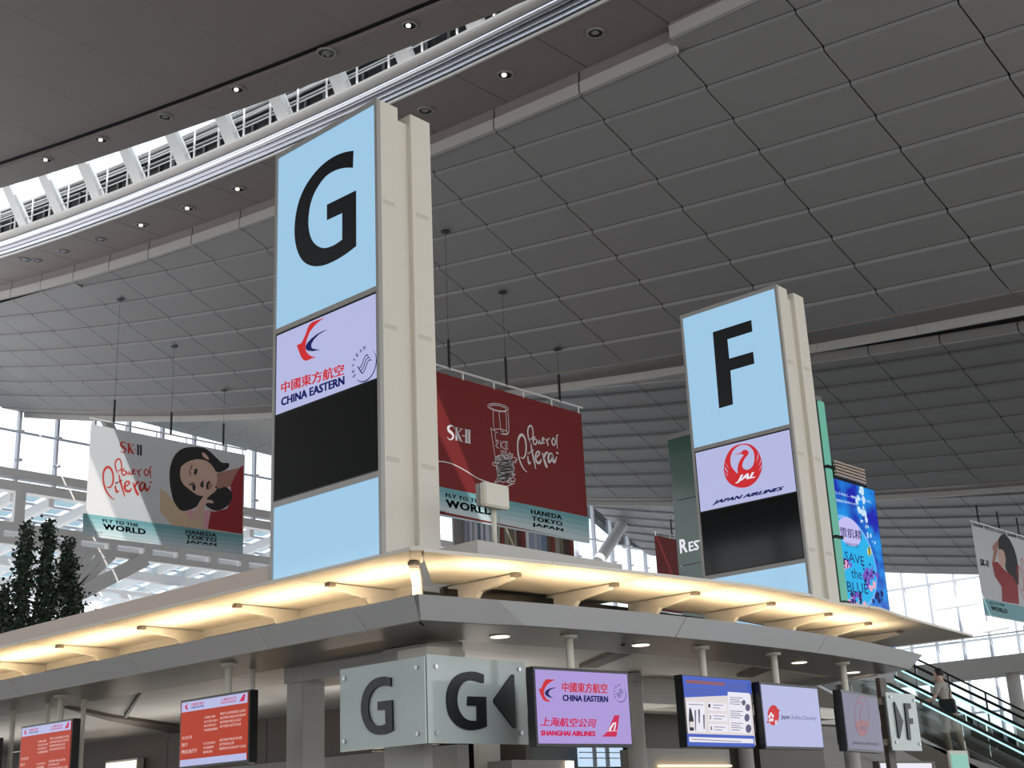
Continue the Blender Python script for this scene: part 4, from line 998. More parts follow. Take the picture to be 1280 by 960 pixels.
mps = lambda l: [(105+((p[0]-120)*1.595+475)/10.66, 535+(185+(p[1]-458-.2*(p[0]-120))*1.25+.15*((p[0]-120)*1.595))/10.66)+tuple(p[2:]) for p in l]
strokes(fw_, [(mps(l), .048) for l in SK[:9]], 'ink_red', 'lettering', tw_, off=.003)
strokes(fw_, [(mps(l), .048) for l in SK[9:]], 'ink_dark', 'lettering', tw_, off=.003)
foot(fw_, tw_, [('FLY TO THE', zw([(150, 706), (388, 740), (150, 684)])), ('WORLD', zw([(155, 756), (440, 792), (152, 716)])), ('HANEDA', zw([(703, 785), (910, 808), (703, 757)])), ('TOKYO', zw([(705, 817), (912, 840), (705, 790)])), ('JAPAN', zw([(705, 850), (910, 872), (705, 826)])), ('TIAT', zw([(98, 790), (150, 796), (98, 770)]))])
# right banner (cut by the picture's edge)
q = at(1214.2, 656.3, y=26.9)
tq_, fq_ = banner('pale hanging banner with a long-haired woman in a red dress, at the right border', 26.9, q.x, q.x+7.1, q.z-4.45, q.z, 'banner_white', (q.x+.95, q.x+3.4, q.x+5.9), P=PS)
zq = lambda p: Z(1140, 640, 6, p)
art(fq_, [zq(smooth([(650, 200), (685, 165), (720, 190), (750, 240), (780, 320), (800, 440), (798, 540), (770, 560), (730, 470), (700, 420), (690, 330), (650, 280)], 3))], 'hair', 'portrait', tq_, off=.002)
art(fq_, [zq([(600, 380), (640, 372), (690, 430), (760, 490), (795, 560), (803, 692), (676, 672), (672, 560), (620, 480)])], 'dress_red', 'portrait', tq_, off=.004)
art(fq_, [zq(smooth([(645, 290), (680, 285), (698, 330), (700, 390), (680, 420), (655, 380)], 3))], 'skin', 'portrait', tq_, off=.005)
art(fq_, [zq([(600, 260), (650, 200), (640, 300), (620, 380), (600, 380), (612, 300)])], 'skin_shade', 'portrait', tq_, off=.003)
b_, c_ = fq_.pixel(zq([(535, 648)])[0]), fq_.pixel(zq([(840, 702)])[0])
art(fq_, [[(0, 0), (7.1, 0), (7.1, b_[1]), (0, b_[1])]], 'banner_teal', 'printed_band', tq_, off=.001, px=False)
foot(fq_, tq_, [('SK-II', zq([(512, 402), (575, 414), (509, 350)])), ('FLY TO THE', zq([(583, 690), (692, 708), (583, 673)])), ('WORLD', zq([(595, 736), (718, 763), (590, 702)]))])
strokes(fq_, [([(4.4+p[0]*.0045, 3.9-p[1]*.0033)+tuple(p[2:]) for p in l], .05) for l in SCR], 'ink_red', 'lettering', tq_, off=.003, px=False)
# far dark red banner beside the green wall
A = at(818, 669, y=44)
td_, fd_ = banner('far dark red banner, half hidden behind the green glass wall', 44.0, A.x, A.x+7.1, A.z-4.3, A.z, 'banner_red', (A.x+1.7, A.x+5.4), P=PS)
text(fd_, 'SK-II', (.55, 1.4), (2.4, 1.4), (.55, 2.1), 'ink_white', td_, off=.004, px=False)
# ================================================================== green glass wall, bright screen
t = thing('glass_wall', 'tall dark green glass wall slab with bright turquoise edge behind the letter-F tower', 'wall', (40.1, 25, 0))
for k, (za, zb_) in enumerate(((0, 4), (4, 8.1), (8.1, 10.3), (10.3, 12.75), (12.75, 15.15))):
    MB().box((40, 21.76, za), (40.3, 28.2, zb_-.03)).build('glass_panel', 'green_glass', t)
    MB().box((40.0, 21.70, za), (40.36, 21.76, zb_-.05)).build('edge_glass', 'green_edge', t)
for z in (8.07, 10.28, 12.72): MB().box((39.95, 21.62, z-.05), (40.42, 21.8, z+.05)).build('joint_clip', 'black', t)
MB().box((39.97, 21.76, 15.12), (40.33, 28.2, 15.3)).build('top_cap', 'grey_panel', t)
frg = Frame((39.995, 28.2, 0), (0, -1, 0))
text(frg, 'R', (850.8, 692), (860.2, 690), (849.5, 674.8), 'led_white', t, 'lettering', bold=.03, off=.03)
text(frg, 'ESTAU', (861.8, 689.7), (902, 681.5), (861, 677.6), 'led_white', t, 'lettering', bold=.03, off=.03)
def led_mat():
    m = bpy.data.materials.new('sea_picture'); m.use_nodes = True; N = m.node_tree.nodes; L = m.node_tree.links
    b = N['Principled BSDF']; b.inputs['Base Color'].default_value = (.01, .01, .01, 1); b.inputs['Roughness'].default_value = .3; b.inputs['Emission Strength'].default_value = 1
    tc = N.new('ShaderNodeTexCoord'); n = N.new('ShaderNodeTexNoise'); n.inputs['Scale'].default_value = 1.3; n.inputs['Detail'].default_value = 3; L.new(tc.outputs['Object'], n.inputs[0])
    r = N.new('ShaderNodeValToRGB'); r.color_ramp.elements[0].position = .35; r.color_ramp.elements[0].color = rgb(10, 20, 170); r.color_ramp.elements[1].position = .62; r.color_ramp.elements[1].color = rgb(8, 140, 225)
    L.new(n.outputs['Fac'], r.inputs[0]); L.new(r.outputs[0], b.inputs['Emission Color']); MATS['sea_picture'] = m
led_mat()
def em(n, *c): mat(n, rgb(*c), .3, emit=1, spec=.1)
em('sea_light', 40, 178, 235); em('sea_rim', 120, 180, 245); em('sea_lilac', 196, 190, 240); em('sea_pink', 240, 170, 190); em('sea_purple', 120, 80, 190); em('sea_dark', 30, 24, 90); em('sea_yellow', 230, 210, 60); em('sea_foam', 200, 225, 250)
LX0, LX1, LZ0, LZ1 = 40.4, 43.3, 6.2, 12.38
t = thing('led_screen', 'tall bright blue screen showing an undersea picture with large writing', 'screen', (41.8, 21.9, 6))
MB().box((LX0-.02, 21.75, LZ0-.05), (LX1+.05, 22.2, LZ1+.03)).build('cabinet', 'black_metal', t)
MB().box((LX0, 21.735, LZ0), (LX1, 21.75, LZ1)).build('display', 'sea_picture', t)
MB().box((40.9, 22.2, 0), (42.9, 22.5, LZ1-.2)).build('support', 'grey_panel', t)
fe = Frame((LX0, 21.735, LZ0), (1, 0, 0))
ze = lambda p: Z(1020, 570, 4.8, p)
cen2 = fe.pixel(ze([(200, 455)])[0])
def E(pts, m, off=.01, px=True): art(fe, [ze(pts) if px else pts], m, 'picture', t, off=off)
us, vs_ = LX1-LX0, LZ1-LZ0
def clampd(loop): return [(min(max(u, 0), us), min(max(v, 0), vs_)) for u, v in loop]
cen = fe.pixel(ze([(195, 640)])[0]); rr = 1.95; rz = 1.65
art(fe, [clampd([(cen[0]+rr*cos(a), cen[1]+rz*sin(a)) for a in [2*pi*k/48 for k in range(48)]])], 'sea_rim', 'picture', t, off=.004, px=False)
art(fe, [clampd([(cen[0]+(rr-.07)*cos(a), cen[1]+(rz-.12)*sin(a)) for a in [2*pi*k/48 for k in range(48)]])], 'sea_light', 'picture', t, off=.006, px=False)
art(fe, [clampd([(cen2[0]+.8*cos(a), cen2[1]+.5*sin(a)) for a in [2*pi*k/32 for k in range(32)]])], 'sea_lilac', 'picture', t, off=.008, px=False)
rs = random.Random(5)
for k in range(26):
    f = k/26; p = fe.pixel(ze([(262-10*f+90*f*f, 205+330*f)])[0]); r_ = rs.uniform(.04, .13)*(1.3-f)
    p = (p[0]+rs.uniform(-.25, .3), p[1]+rs.uniform(-.1, .1))
    art(fe, [clampd([(p[0]+r_*cos(a), p[1]+r_*1.2*sin(a)) for a in [2*pi*q/10 for q in range(10)]])], 'sea_foam', 'picture', t, off=.010, px=False)
for cx, cyy, w_, n_, cols in ((170, 640, 30, 22, ('sea_pink', 'sea_purple', 'sea_dark')), (318, 710, 55, 34, ('sea_purple', 'sea_dark', 'sea_purple')), (338, 780, 22, 6, ('sea_pink', 'sea_pink')), (235, 870, 60, 30, ('sea_pink', 'sea_dark', 'sea_purple')), (380, 850, 40, 10, ('sea_dark',))):
    for k in range(n_):
        p = fe.pixel(ze([(cx+rs.gauss(0, w_*.45), cyy+rs.gauss(0, w_*.5))])[0]); r_ = rs.uniform(.05, .14)
        art(fe, [clampd([(p[0]+r_*rs.uniform(.6, 1.1)*cos(a), p[1]+r_*rs.uniform(.6, 1.1)*sin(a)) for a in [2*pi*q/9 for q in range(9)]])], cols[k % len(cols)], 'picture', t, off=.011+.0002*k, px=False)
E([(305, 560), (320, 540), (330, 580), (322, 605), (308, 590)], 'sea_yellow', .02); E([(312, 550), (318, 545), (322, 598), (316, 600)], 'sea_dark', .022)
for s, a, m, b in (('美しくなると、地球も輝きだした。', [(98, 222), (328, 285), (96, 205)], 'sea_foam', .02), ('雪肌精 地球のために', [(118, 272), (250, 300), (117, 258)], 'sea_foam', .01), ('雪肌精', [(142, 482), (272, 505), (138, 425)], 'sea_dark', .01), ('SEKKISEI', [(176, 540), (252, 552), (174, 518)], 'sea_dark', .0),
                   ('SAVE', [(172, 628), (288, 662), (165, 570)], 'sea_dark', 0), ('the', [(210, 732), (272, 742), (204, 672)], 'sea_dark', 0), ('BLUE', [(186, 815), (312, 830), (178, 752)], 'sea_dark', 0)):
    text(fe, s, *ze(a), m, t, bold=b, off=.03)
lv = thing('louvre_unit', 'slatted metal louvre box on top of the bright blue screen', 'vent', (41.4, 21.9, LZ1), None)
for k in range(5): MB().box((40.45, 21.60, LZ1+.10+.115*k), (42.55, 21.69, LZ1+.165+.115*k)).build('slat', 'beige_wall', lv)
MB().box((40.45, 21.69, LZ1+.03), (42.5, 22.05, LZ1+.62)).build('core', 'black', lv)
for k in range(6): MB().box((40.6+.42*k, 21.74, LZ1+.03), (40.72+.42*k, 21.9, LZ1+.1)).build('foot', 'black', lv)
# ================================================================== columns, inner ceiling and walls under the canopy
corner_y = at(528, 940, x=6.98).y; ly = at(480, 940, x=6.98).y; rx = at(541, 940, y=corner_y).x
col = thing('square_column', 'square white column standing behind the glass letter plates at the canopy corner', 'column', (7.1, corner_y+.2, 0), 'square columns under the canopy')
MB().box((6.98, corner_y, 0), (rx, ly, zb-.01)).build('shaft', 'grey_wall', col, bev=.004)
MB().box((6.9, corner_y-.12, 2.66), (rx+.25, corner_y-.01, 2.86)).build('mounting_block', 'warm_white', col)
MB().box((6.74, corner_y-.32, 2.66), (6.97, corner_y-.01, 2.84)).build('mounting_block', 'warm_white', col)
MB().box((6.63, corner_y+.04, 2.3), (6.976, corner_y+.14, 2.42)).build('support_arm', 'grey_panel', plL)
MB().box((7.05, 6.93, 2.3), (7.15, corner_y-.004, 2.42)).build('support_arm', 'grey_panel', plR)
cy2 = at(378, 900, x=7.15).y; ly2 = at(358, 900, x=7.15).y; rx2 = at(406, 900, y=cy2).x
col = thing('square_column', 'square pale column left of the glass letter plates, half in shade', 'column', (7.3, cy2, 0), 'square columns under the canopy')
MB().box((7.15, cy2, 0), (rx2, ly2, 2.8)).build('shaft', 'grey_wall', col, bev=.004)
t = MB().box((7.12, 7.5, 2.795), (7.6, ly2, 2.99)).build('box_beam', 'grey_wall', None)
tag(t, 'pale box beam running under the canopy from corner column to left column', 'beam')
sof = struct('ceiling')
def cpan(x0, x1, y0_, y1_):
    MB().box((x0+.006, y0_+.006, 3.0), (x1-.006, y1_-.006, 3.03)).build('soffit_panel', 'grey_wall', sof)
ysn = [7.9, 10.4, 12.9, 15.4, 17.9, 20.4, YL]
for a, b in zip(ysn[:-1], ysn[1:]): cpan(7.12, 10.6, a, b)
MB().prism([(7.12, 7.25, 3), (10.6, 7.0, 3), (10.6, 7.9, 3), (7.12, 7.9, 3)], (0, 0, .03)).build('soffit_panel', 'grey_wall', sof)
for a, b in ((10.6, 12.3), (12.3, 14.1)):
    MB().prism([(a+.006, 7.1, 3), (b-.006, 7.3, 3), (b-.006, 11.5, 3), (a+.006, 11.5, 3)], (0, 0, .03)).build('soffit_panel', 'grey_wall', sof)
MB().box((7.05, 7.2, 2.93), (7.12, YL, 3.03)).build('soffit_panel', 'grey_wall', sof)
def flat_beam(px4, z=2.96, m='grey_panel'):
    pts = [at(*p, z=z) for p in px4]; MB().prism(pts, (0, 0, .035)).build('ceiling_beam', m, sof)
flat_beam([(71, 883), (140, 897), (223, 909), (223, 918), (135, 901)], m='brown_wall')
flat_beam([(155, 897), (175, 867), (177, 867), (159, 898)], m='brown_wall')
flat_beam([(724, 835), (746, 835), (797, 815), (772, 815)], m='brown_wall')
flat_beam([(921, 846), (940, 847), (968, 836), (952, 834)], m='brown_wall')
# core walls of the island
def inner_light(x, y, L_, e, par, alongx=False):  # unseen fill lamps, added to brighten the inner ceiling
    l = bpy.data.lights.new('fill_light', 'AREA'); l.shape = 'RECTANGLE'; l.size = .12 if not alongx else L_; l.size_y = L_ if not alongx else .12; l.energy = e; l.color = (1, .95, .88)
    o = bpy.data.objects.new('fill_light', l); COL.objects.link(o); o.matrix_world = Matrix.Translation((x, y, 2.34)) @ Matrix.Rotation(pi, 4, 'X'); o.parent = par; o.matrix_parent_inverse = par.matrix_world.inverted()
core = thing('core_wall', 'brown inner wall of the check-in island, low behind the left counters', 'wall', (10.7, 14, 0))
for a, b in zip([9.6, 11.8, 14, 16.2, 18.4, 20.6], [11.8, 14, 16.2, 18.4, 20.6, YL]):
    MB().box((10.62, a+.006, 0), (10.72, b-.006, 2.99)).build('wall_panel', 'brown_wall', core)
t = thing('light_box_sign', 'small glowing white light box on the brown wall at the bottom left', 'sign', at(150, 955, x=10.5))
A, B = at(132, 952, x=10.5), at(172, 947, x=10.5)
MB().box((10.5, B.y, A.z-.5), (10.6, A.y, A.z)).build('housing', 'grey_wall', t)
MB().box((10.49, B.y+.03, A.z-.47), (10.5, A.y-.03, A.z-.03)).build('face', 'lamp_face', t)
ct = thing('counter_backdrop', 'grey counter back wall with warm light line under the left canopy', 'counter', (8.6, 10.5, 0))
A, B = at(318, 948, x=8.6), at(356, 930, x=8.6)
MB().box((8.6, 8.6, 0), (8.75, 12.2, 2.28)).build('panel', 'grey_panel', ct)
MB().box((8.56, 8.6, 1.95), (8.6, 12.2, 1.985)).build('light_line', 'warm_led', ct)
for yy in (10, 13.5, 17): inner_light(9.0, yy, 3, 13, ct)
# right side: pale blocks, cornice and a black sheet for the dim depth
rb = thing('counter_house', 'pale service block with black sheet behind the right hanging monitors', 'counter', (11, 10, 0))
def bxy(px0, px1, yt, yb_, y, dy, m, name='panel', par=rb):
    A = at(px0, (yt+yb_)/2, y=y); B = at(px1, (yt+yb_)/2, y=y)
    T = at((px0+px1)/2, yt, y=y).z; Bt = at((px0+px1)/2, yb_, y=y).z
    return MB().box((A.x, y, Bt), (B.x, y+dy, min(T, 2.995))).build(name, m, par)
bxy(802, 852, 815, 880, 8.6, .5, 'grey_wall', 'fascia_block')
bxy(852, 950, 815, 876, 8.7, .4, 'grey_wall', 'fascia_block')
bxy(560, 802, 812, 896, 9.4, .2, 'grey_wall', 'cornice')
bxy(790, 1045, 880, 893, 9.4, .3, 'warm_white', 'cornice')
bxy(541, 800, 893, 975, 10.3, .2, 'black', 'dark_sheet')  # black sheet stands in for the dim depth and hides the bright facade
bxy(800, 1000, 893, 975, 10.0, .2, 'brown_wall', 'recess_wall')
bxy(948, 1100, 838, 905, 10.1, .3, 'grey_wall', 'fascia_block')
bxy(805, 913, 936, 975, 8.5, .3, 'grey_panel', 'counter_front')
bxy(950, 1030, 917, 975, 9.6, .1, 'brown_wall', 'recess_wall')
bxy(640, 715, 950, 985, 8.4, .3, 'grey_panel', 'counter_front')
inner_light(9.2, 8.6, 2.2, 5, rb, True); inner_light(12, 8.9, 2.2, 5, rb, True)
bxy(712, 718, 951, 975, 8.35, .05, 'lamp', 'light_tube')
bxy(826, 915, 956, 958.5, 8.45, .04, 'warm_led', 'light_line')
bxy(727, 779, 934, 958, 10.2, .06, 'sea_foam', 'window_pane')  # pane glows by itself in place of daylight behind it
for xx in (744, 760): bxy(xx, xx+2, 934, 958, 10.15, .04, 'grey_panel', 'glazing_bar')
for yy in (940, 947): bxy(727, 779, yy, yy+1, 10.15, .04, 'grey_panel', 'glazing_bar')
for k in range(8):
    bxy(400+14*0+470-400, 480, 930+4*k, 931.8+4*k, 10.2, .06, 'warm_white', 'louvre_slat'); 
    bxy(541, 549, 930+4*k, 931.8+4*k, 10.2, .06, 'warm_white', 'louvre_slat'); bxy(624, 641, 930+4*k, 931.8+4*k, 10.2, .06, 'warm_white', 'louvre_slat')
for i, (px_, w_, y_, lab) in enumerate(((608, 16, 9.0, 'round pale column standing below the G arrow plate'), (795, 11, 8.4, 'round pale column right of the lilac two-logo monitor'), (930, 9, 9.1, 'slim pale column between the notice monitor and the red dot monitor'), (1062, 9, 8.0, 'slim pale column under the dim grey monitor'))):
    c = at(px_, 920, y=y_); r_ = w_*(c-EYE).length/F
    t = thing('round_column', lab, 'column', (c.x, c.y, 0), 'round columns under the canopy')
    MB().tube([(c.x, c.y, 0), (c.x, c.y, 2.98)], r_, 20).build('shaft', 'grey_wall', t, smooth=True)
    MB().tube([(c.x, c.y, 2.9), (c.x, c.y, 2.985)], r_*1.08, 20).build('collar', 'grey_panel', t)
t = thing('notice_screen', 'bright white information screen, cut by the picture bottom below the F plate', 'screen', at(1132, 955, y=9.6))
A, B = at(1100, 954, y=9.6), at(1163, 951, y=9.6)
MB().box((A.x-.04, 9.6, A.z-.7), (B.x+.15, 9.7, A.z+.03)).build('housing', 'brown_wall', t)
MB().box((A.x, 9.59, A.z-.66), (B.x, 9.6, A.z)).build('display', 'led_white', t)
fn = Frame((A.x, 9.588, A.z-.66), (1, 0, 0))
text(fn, '2', (.14, .42), (.24, .42), (.14, .60), 'led_black', t, bold=.03, px=False); text(fn, '出発', (.52, .46), (.72, .46), (.52, .58), 'led_grey', t, px=False)
t = thing('green_notice', 'small white frame with green sheet standing before the escalator', 'sign', at(1198, 955, y=10.5))
A, B = at(1186, 938, y=10.5), at(1209, 938, y=10.5)
MB().box((A.x, 10.5, A.z-.6), (B.x, 10.54, A.z)).build('frame', 'warm_white', t)
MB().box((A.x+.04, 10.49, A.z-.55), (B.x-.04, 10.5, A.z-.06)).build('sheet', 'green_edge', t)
MB().box(((A.x+B.x)/2-.02, 10.51, 0), ((A.x+B.x)/2+.02, 10.53, A.z-.6)).build('leg', 'warm_white', t)
# ================================================================== lower glazed roof beyond the end wall
lr = thing('glazed_lean_to', 'white steel lattice roof with pale blue glass panes, far left behind the tree', 'roof', (42, 70, 14))
zl = lambda y: 18.55-.075*(y-62)
XB = [27+2.1*n for n in range(14)]
YP = [62.4+1.45*k for k in range(14)]
for x in XB:
    MB().beam((x, 62.2, zl(62.2)-.3), (x, 81.5, zl(81.5)-.3), .3, .5).build('rafter', 'white_steel', lr)
for y in YP:
    MB().beam((26, y, zl(y)+.02), (XB[-1]+1, y, zl(y)+.02), .16, .12).build('purlin', 'mullion', lr)
for i, x in enumerate(XB[:-1]):
    for a, b in zip(YP[:-1], YP[1:]):
        q = [(x+.2, a+.1, zl(a)+.1), (x+1.9, a+.1, zl(a)+.1), (x+1.9, b-.1, zl(b)+.1), (x+.2, b-.1, zl(b)+.1)]
        MB().hexa(q, [(p[0], p[1], p[2]+.03) for p in q]).build('pane', 'pane_blue', lr)
for y in (67, 72, 76.5): MB().beam((26, y, zl(y)-.75), (XB[-1]+1, y, zl(y)-.75), .5, .55).build('cross_girder', 'white_steel', lr)
tg = thing('truss_girder', 'double white steel girder with struts across the end wall, behind white banner', 'beam', (42, 61.8, 16), None)
for z, h_ in ((16.55, .42), (15.83, .34)): MB().beam((25, 61.6, z), (60, 61.6, z), .4, h_).build('chord', 'white_steel', tg)
for n in range(17):
    x = 26+2.1*n
    MB().beam((x, 61.6, 15.8), (x, 61.6, 16.6), .5, .45, (0, 1, 0)).build('post', 'white_steel', tg)
    if n % 2 == 0: MB().beam((x+1.1, 61.7, 16.7), (x+1.1, 61.7, 18.5), .55, .3, (0, 1, 0)).build('column', 'white_steel', tg)
base = at(62, 752, y=61.5)
for p in ((78, 700), (88, 700), (100, 697), (112, 700), (126, 695), (140, 696)):
    q = at(*p, y=61.5); MB().beam((q.x, 61.5, 15.7), (base.x+.25*(q.x-base.x), 61.5, 13.2), .35, .35, (0, 1, 0)).build('raking_strut', 'white_steel', tg)
A, B = at(105, 740, y=61.3), at(180, 700, y=61.3)
MB().beam(A+Vector((-2, 0, -1.1)), B, .6, .7, (0, 0, 1)).build('raking_strut', 'white_steel', tg)
c = at(214, 700, y=72)
t = thing('round_column', 'thick round grey column under the white banner', 'column', (c.x, 72, 0))
MB().tube([(c.x, 72, 0), (c.x, 72, 15.9)], .82, 24).build('shaft', 'grey_wall', t, smooth=True)
MB().tube([(c.x, 72, 15.7), (c.x, 72, 16.0)], .95, 24).build('capital', 'grey_wall', t)
fwl = struct('window_5')
for n in range(16):
    x = 27+2.7*n; MB().beam((x, 81.6, 12), (x, 81.6, 17.6), .45, .3, (0, 1, 0)).build('mullion', 'white_steel', fwl)
    MB().box((x+.2, 81.7, 15.6), (x+2.5, 81.72, 17.2)).build('pane', 'pane', fwl)
MB().box((26, 81.5, 17.1), (68, 81.9, 17.6)).build('head_beam', 'white_steel', fwl)
MB().box((26, 81.5, 15.1), (68, 81.9, 15.65)).build('sill_beam', 'white_steel', fwl)
mat('blue_wall', rgb(84, 104, 138), .6)
o = MB().box((22, 81.4, 0), (70, 81.9, 15.1)).build('wall_back', 'blue_wall'); o['kind'] = 'structure'
o = MB().box((22, 61.9, 0), (52, 62.1, 9)).build('wall_north', 'grey_wall'); o['kind'] = 'structure'
# ================================================================== striped screen behind the red banner
st = thing('striped_screen', 'screen of upright coloured slats below the red hanging banner', 'screen', (38, 34, 0))
cols = {'w': (226, 228, 236), 'g': (176, 178, 190), 'l': (150, 160, 186), 'o': (112, 104, 84), 'r': (120, 44, 36), 'e': (142, 140, 128), 'd': (84, 34, 32), 'b': (110, 132, 158), 'n': (98, 70, 52), 'k': (64, 50, 44)}
for k_, v_ in cols.items(): mat('slat_'+k_, rgb(*v_), .6)
bd = [(245, 'g'), (262, 'l'), (278, 'w'), (296, 'g'), (312, 'w'), (336, 'b'), (356, 'w'), (376, 'l'), (392, 'w'), (420, 'g'), (448, 'w'), (472, 'o'), (500, 'r'), (528, 'e'), (562, 'o'), (596, 'e'), (620, 'd'), (652, 'r'), (684, 'w'), (708, 'l'), (738, 'g'), (768, 'l'), (800, 'b'), (838, 'n'), (866, 'r'), (894, 'e'), (930, 'o'), (956, 'k'), (980, 'd'), (1006, 'r'), (1032, None)]
for (a, c), (b, _) in zip(bd[:-1], bd[1:]):
    A = at(540+a/5.818, 680, y=34); B = at(540+b/5.818, 680, y=34)
    MB().box((A.x+.01, 34, 0), (B.x-.01, 34.12, 13.2)).build('slat', 'slat_'+c, st)
MB().box((34.3, 34.13, 0), (41.1, 34.2, 13.1)).build('backing', 'grey_panel', st)
# ================================================================== tree in its planter
rs = random.Random(11)
tr = thing('indoor_tree', 'dark green leafy tree with three pointed tops behind the left canopy', 'tree', (13.6, 26, 0))
def tp(px_, py_, y=26): return at(px_, py_, y=y)
MB().tube([(13.2, 26, .5), (13.3, 26, 3.2), (13.25, 26, 5.2)], [.16, .13, .09], 10).build('trunk', 'bark', tr, smooth=True)
for q in ((30, 690), (62, 680), (85, 705), (10, 740)):
    p = tp(*q); MB().tube([(13.28, 26, 3.4), ((13.3+p.x)/2, 26, (3.6+p.z)/2), (p.x, 26, p.z)], [.07, .045, .015], 7).build('branch', 'bark', tr, smooth=True)
crown = []       # (px, py, spread px)
spires = [((34, 655), (22, 800), 4, 34), ((61, 650), (54, 800), 4, 30), ((84, 676), (92, 800), 5, 36), ((4, 732), (0, 810), 9, 22)]
mb = MB()
for (tx, ty), (bx_, by_), w0_, w1_ in spires:
    n = int((by_-ty)*(w0_+w1_)/2*.5)
    for _ in range(n):
        f = rs.random()**.8; 
        cl = 0.72+.28*sin(f*22+tx)                                     # clumps
        px_ = tx+(bx_-tx)*f+rs.gauss(0, 1)*(w0_+(w1_-w0_)*f)*.42*cl; py_ = ty+(by_-ty)*f+rs.uniform(-4, 4)
        p = tp(px_, py_); p = p+(p-EYE).normalized()*rs.gauss(0, .15+.4*f)
        for q in range(2):
            a = rs.uniform(0, 2*pi); e = rs.uniform(-.9, .5); l = rs.uniform(.06, .11); d = Vector((cos(a)*cos(e), sin(a)*cos(e), sin(e))); s_ = d.cross(Vector((rs.uniform(-1, 1), rs.uniform(-1, 1), rs.uniform(-.3, 1)))).normalized()*l*.42
            c0 = p+Vector((rs.gauss(0, .06), rs.gauss(0, .06), rs.gauss(0, .06)))
            mb.add([c0, c0+d*l*.5+s_, c0+d*l, c0+d*l*.5-s_], [(0, 1, 2, 3)])
o = mb.build('foliage', 'leaf', tr); o['kind'] = 'stuff'
MB().tube([(13.2, 26, 0), (13.2, 26, .62)], [.55, .7], 24).build('planter', 'concrete', tr)
MB().tube([(13.2, 26, .6), (13.2, 26, .64)], .62, 24).build('soil', 'soil', tr)
# ================================================================== escalators (rise away to the left, 30 degrees)
SL = math.tan(radians(30.2))
YB, YTOP = 5.6, 17.4
def escal(x0, x1, zoff, lab, led=(0, 1)):
    """zoff: height of the light line at y = 12"""
    t = thing('escalator', lab, 'escalator', ((x0+x1)/2, 12, 0), 'escalators at the right')
    L_ = lambda y, h: zoff+h+(y-12)*SL
    def slab(xa, xb, ha, hb, name, m, ya=YB, yb=YTOP):
        q = [(xa, ya, L_(ya, ha)), (xa, yb, L_(yb, ha)), (xa, yb, L_(yb, hb)), (xa, ya, L_(ya, hb))]
        return MB().hexa(q, [(p[0]+xb-xa, p[1], p[2]) for p in q]).build(name, m, t)
    for x in (x0, x1):
        slab(x-.04, x+.04, .03, .09, 'handrail', 'rubber')
        y = YB
        while y < YTOP-.2 and (0 if x == x0 else 1) in led:
            slab(x-.022, x+.022, -.012, .018, 'light_line', 'cyan_led', y+.02, min(y+2.3, YTOP)); y += 2.35
            
        y = YB
        while y < YTOP-.2:
            slab(x-.006, x+.006, -.72, -.012, 'glass_pane', 'clear_glass', y+.01, min(y+1.55, YTOP)); y += 1.56
        slab(x-.05, x+.05, -.80, -.72, 'skirt_rail', 'aluminium')
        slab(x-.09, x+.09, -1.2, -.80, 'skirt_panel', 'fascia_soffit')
    n = int((YTOP-YB)/.34)
    for k in range(n):
        y = YB+.34*k; z = L_(y, -.95)
        MB().box((x0+.1, y, z-.2), (x1-.1, y+.34, z)).build('step', 'chrome_dark', t)
    slab(x0-.1, x1+.1, -1.75, -1.2, 'truss_cladding', 'grey_wall')
    return t
zA = 4.207+(12-13.755)*SL
escal(26, 27.14, zA, 'nearest escalator with a glowing light line, carrying the man in the grey shirt')
escal(28.56, 29.7, zA+.0, 'second escalator with thin light line, beyond the man on the nearest one', (0,))
und = MB().prism([(25.95, 5.6, 0), (25.95, 17.4, 0), (25.95, 17.4, zA+(17.4-12)*SL-1.7), (25.95, 5.6, max(0, zA+(5.6-12)*SL-1.7))], (.1, 0, 0)).build('escalator_wall', 'grey_wall', None)
tag(und, 'pale wall filling the triangle under the nearest escalator', 'wall')
t = thing('glass_balustrade', 'clear glass balustrade with a thin dark top rail beside the escalators', 'railing', (31.5, 10, 0))
A, B = at(1142, 822, x=31.5), at(1290, 894, x=31.5)
MB().tube([A, B], .025, 8).build('top_rail', 'black_metal', t)
for f in (0, .3, .62, .97):
    p = A+(B-A)*f; MB().tube([p, p-Vector((0, 0, 2.2))], .025, 8).build('post', 'black_metal', t)
for a, b in ((0, .3), (.3, .62), (.62, .97)):
    p, q = A+(B-A)*a, A+(B-A)*b; e = (q-p)*.03
    MB().hexa([p+e-Vector((0, 0, .05)), q-e-Vector((0, 0, .05)), q-e-Vector((0, 0, 2.1)), p+e-Vector((0, 0, 2.1))], [v+Vector((.012, 0, 0)) for v in (p+e-Vector((0, 0, .05)), q-e-Vector((0, 0, .05)), q-e-Vector((0, 0, 2.1)), p+e-Vector((0, 0, 2.1)))]).build('glass_pane', 'clear_glass', t)
# upper gallery edge far right
t = thing('gallery', 'pale gallery floor edge with glass guard, far right behind the escalators', 'gallery', (60, 20, 0))
A, B = at(1128, 824, x=58), at(1300, 843, x=58)
MB().box((58, B.y-3, A.z-1.1), (60, A.y+4, A.z-.35)).build('floor_edge', 'grey_wall', t)
MB().box((57.95, B.y-3, A.z-.33), (57.98, A.y+4, A.z+.55)).build('glass_guard', 'clear_glass', t)
MB().box((57.93, B.y-3, A.z+.55), (58.0, A.y+4, A.z+.6)).build('guard_rail', 'aluminium', t)
for k in range(5): MB().tube([(59, B.y-2+3.6*k, 0), (59, B.y-2+3.6*k, A.z-1.1)], .3, 14).build('column', 'grey_wall', t)
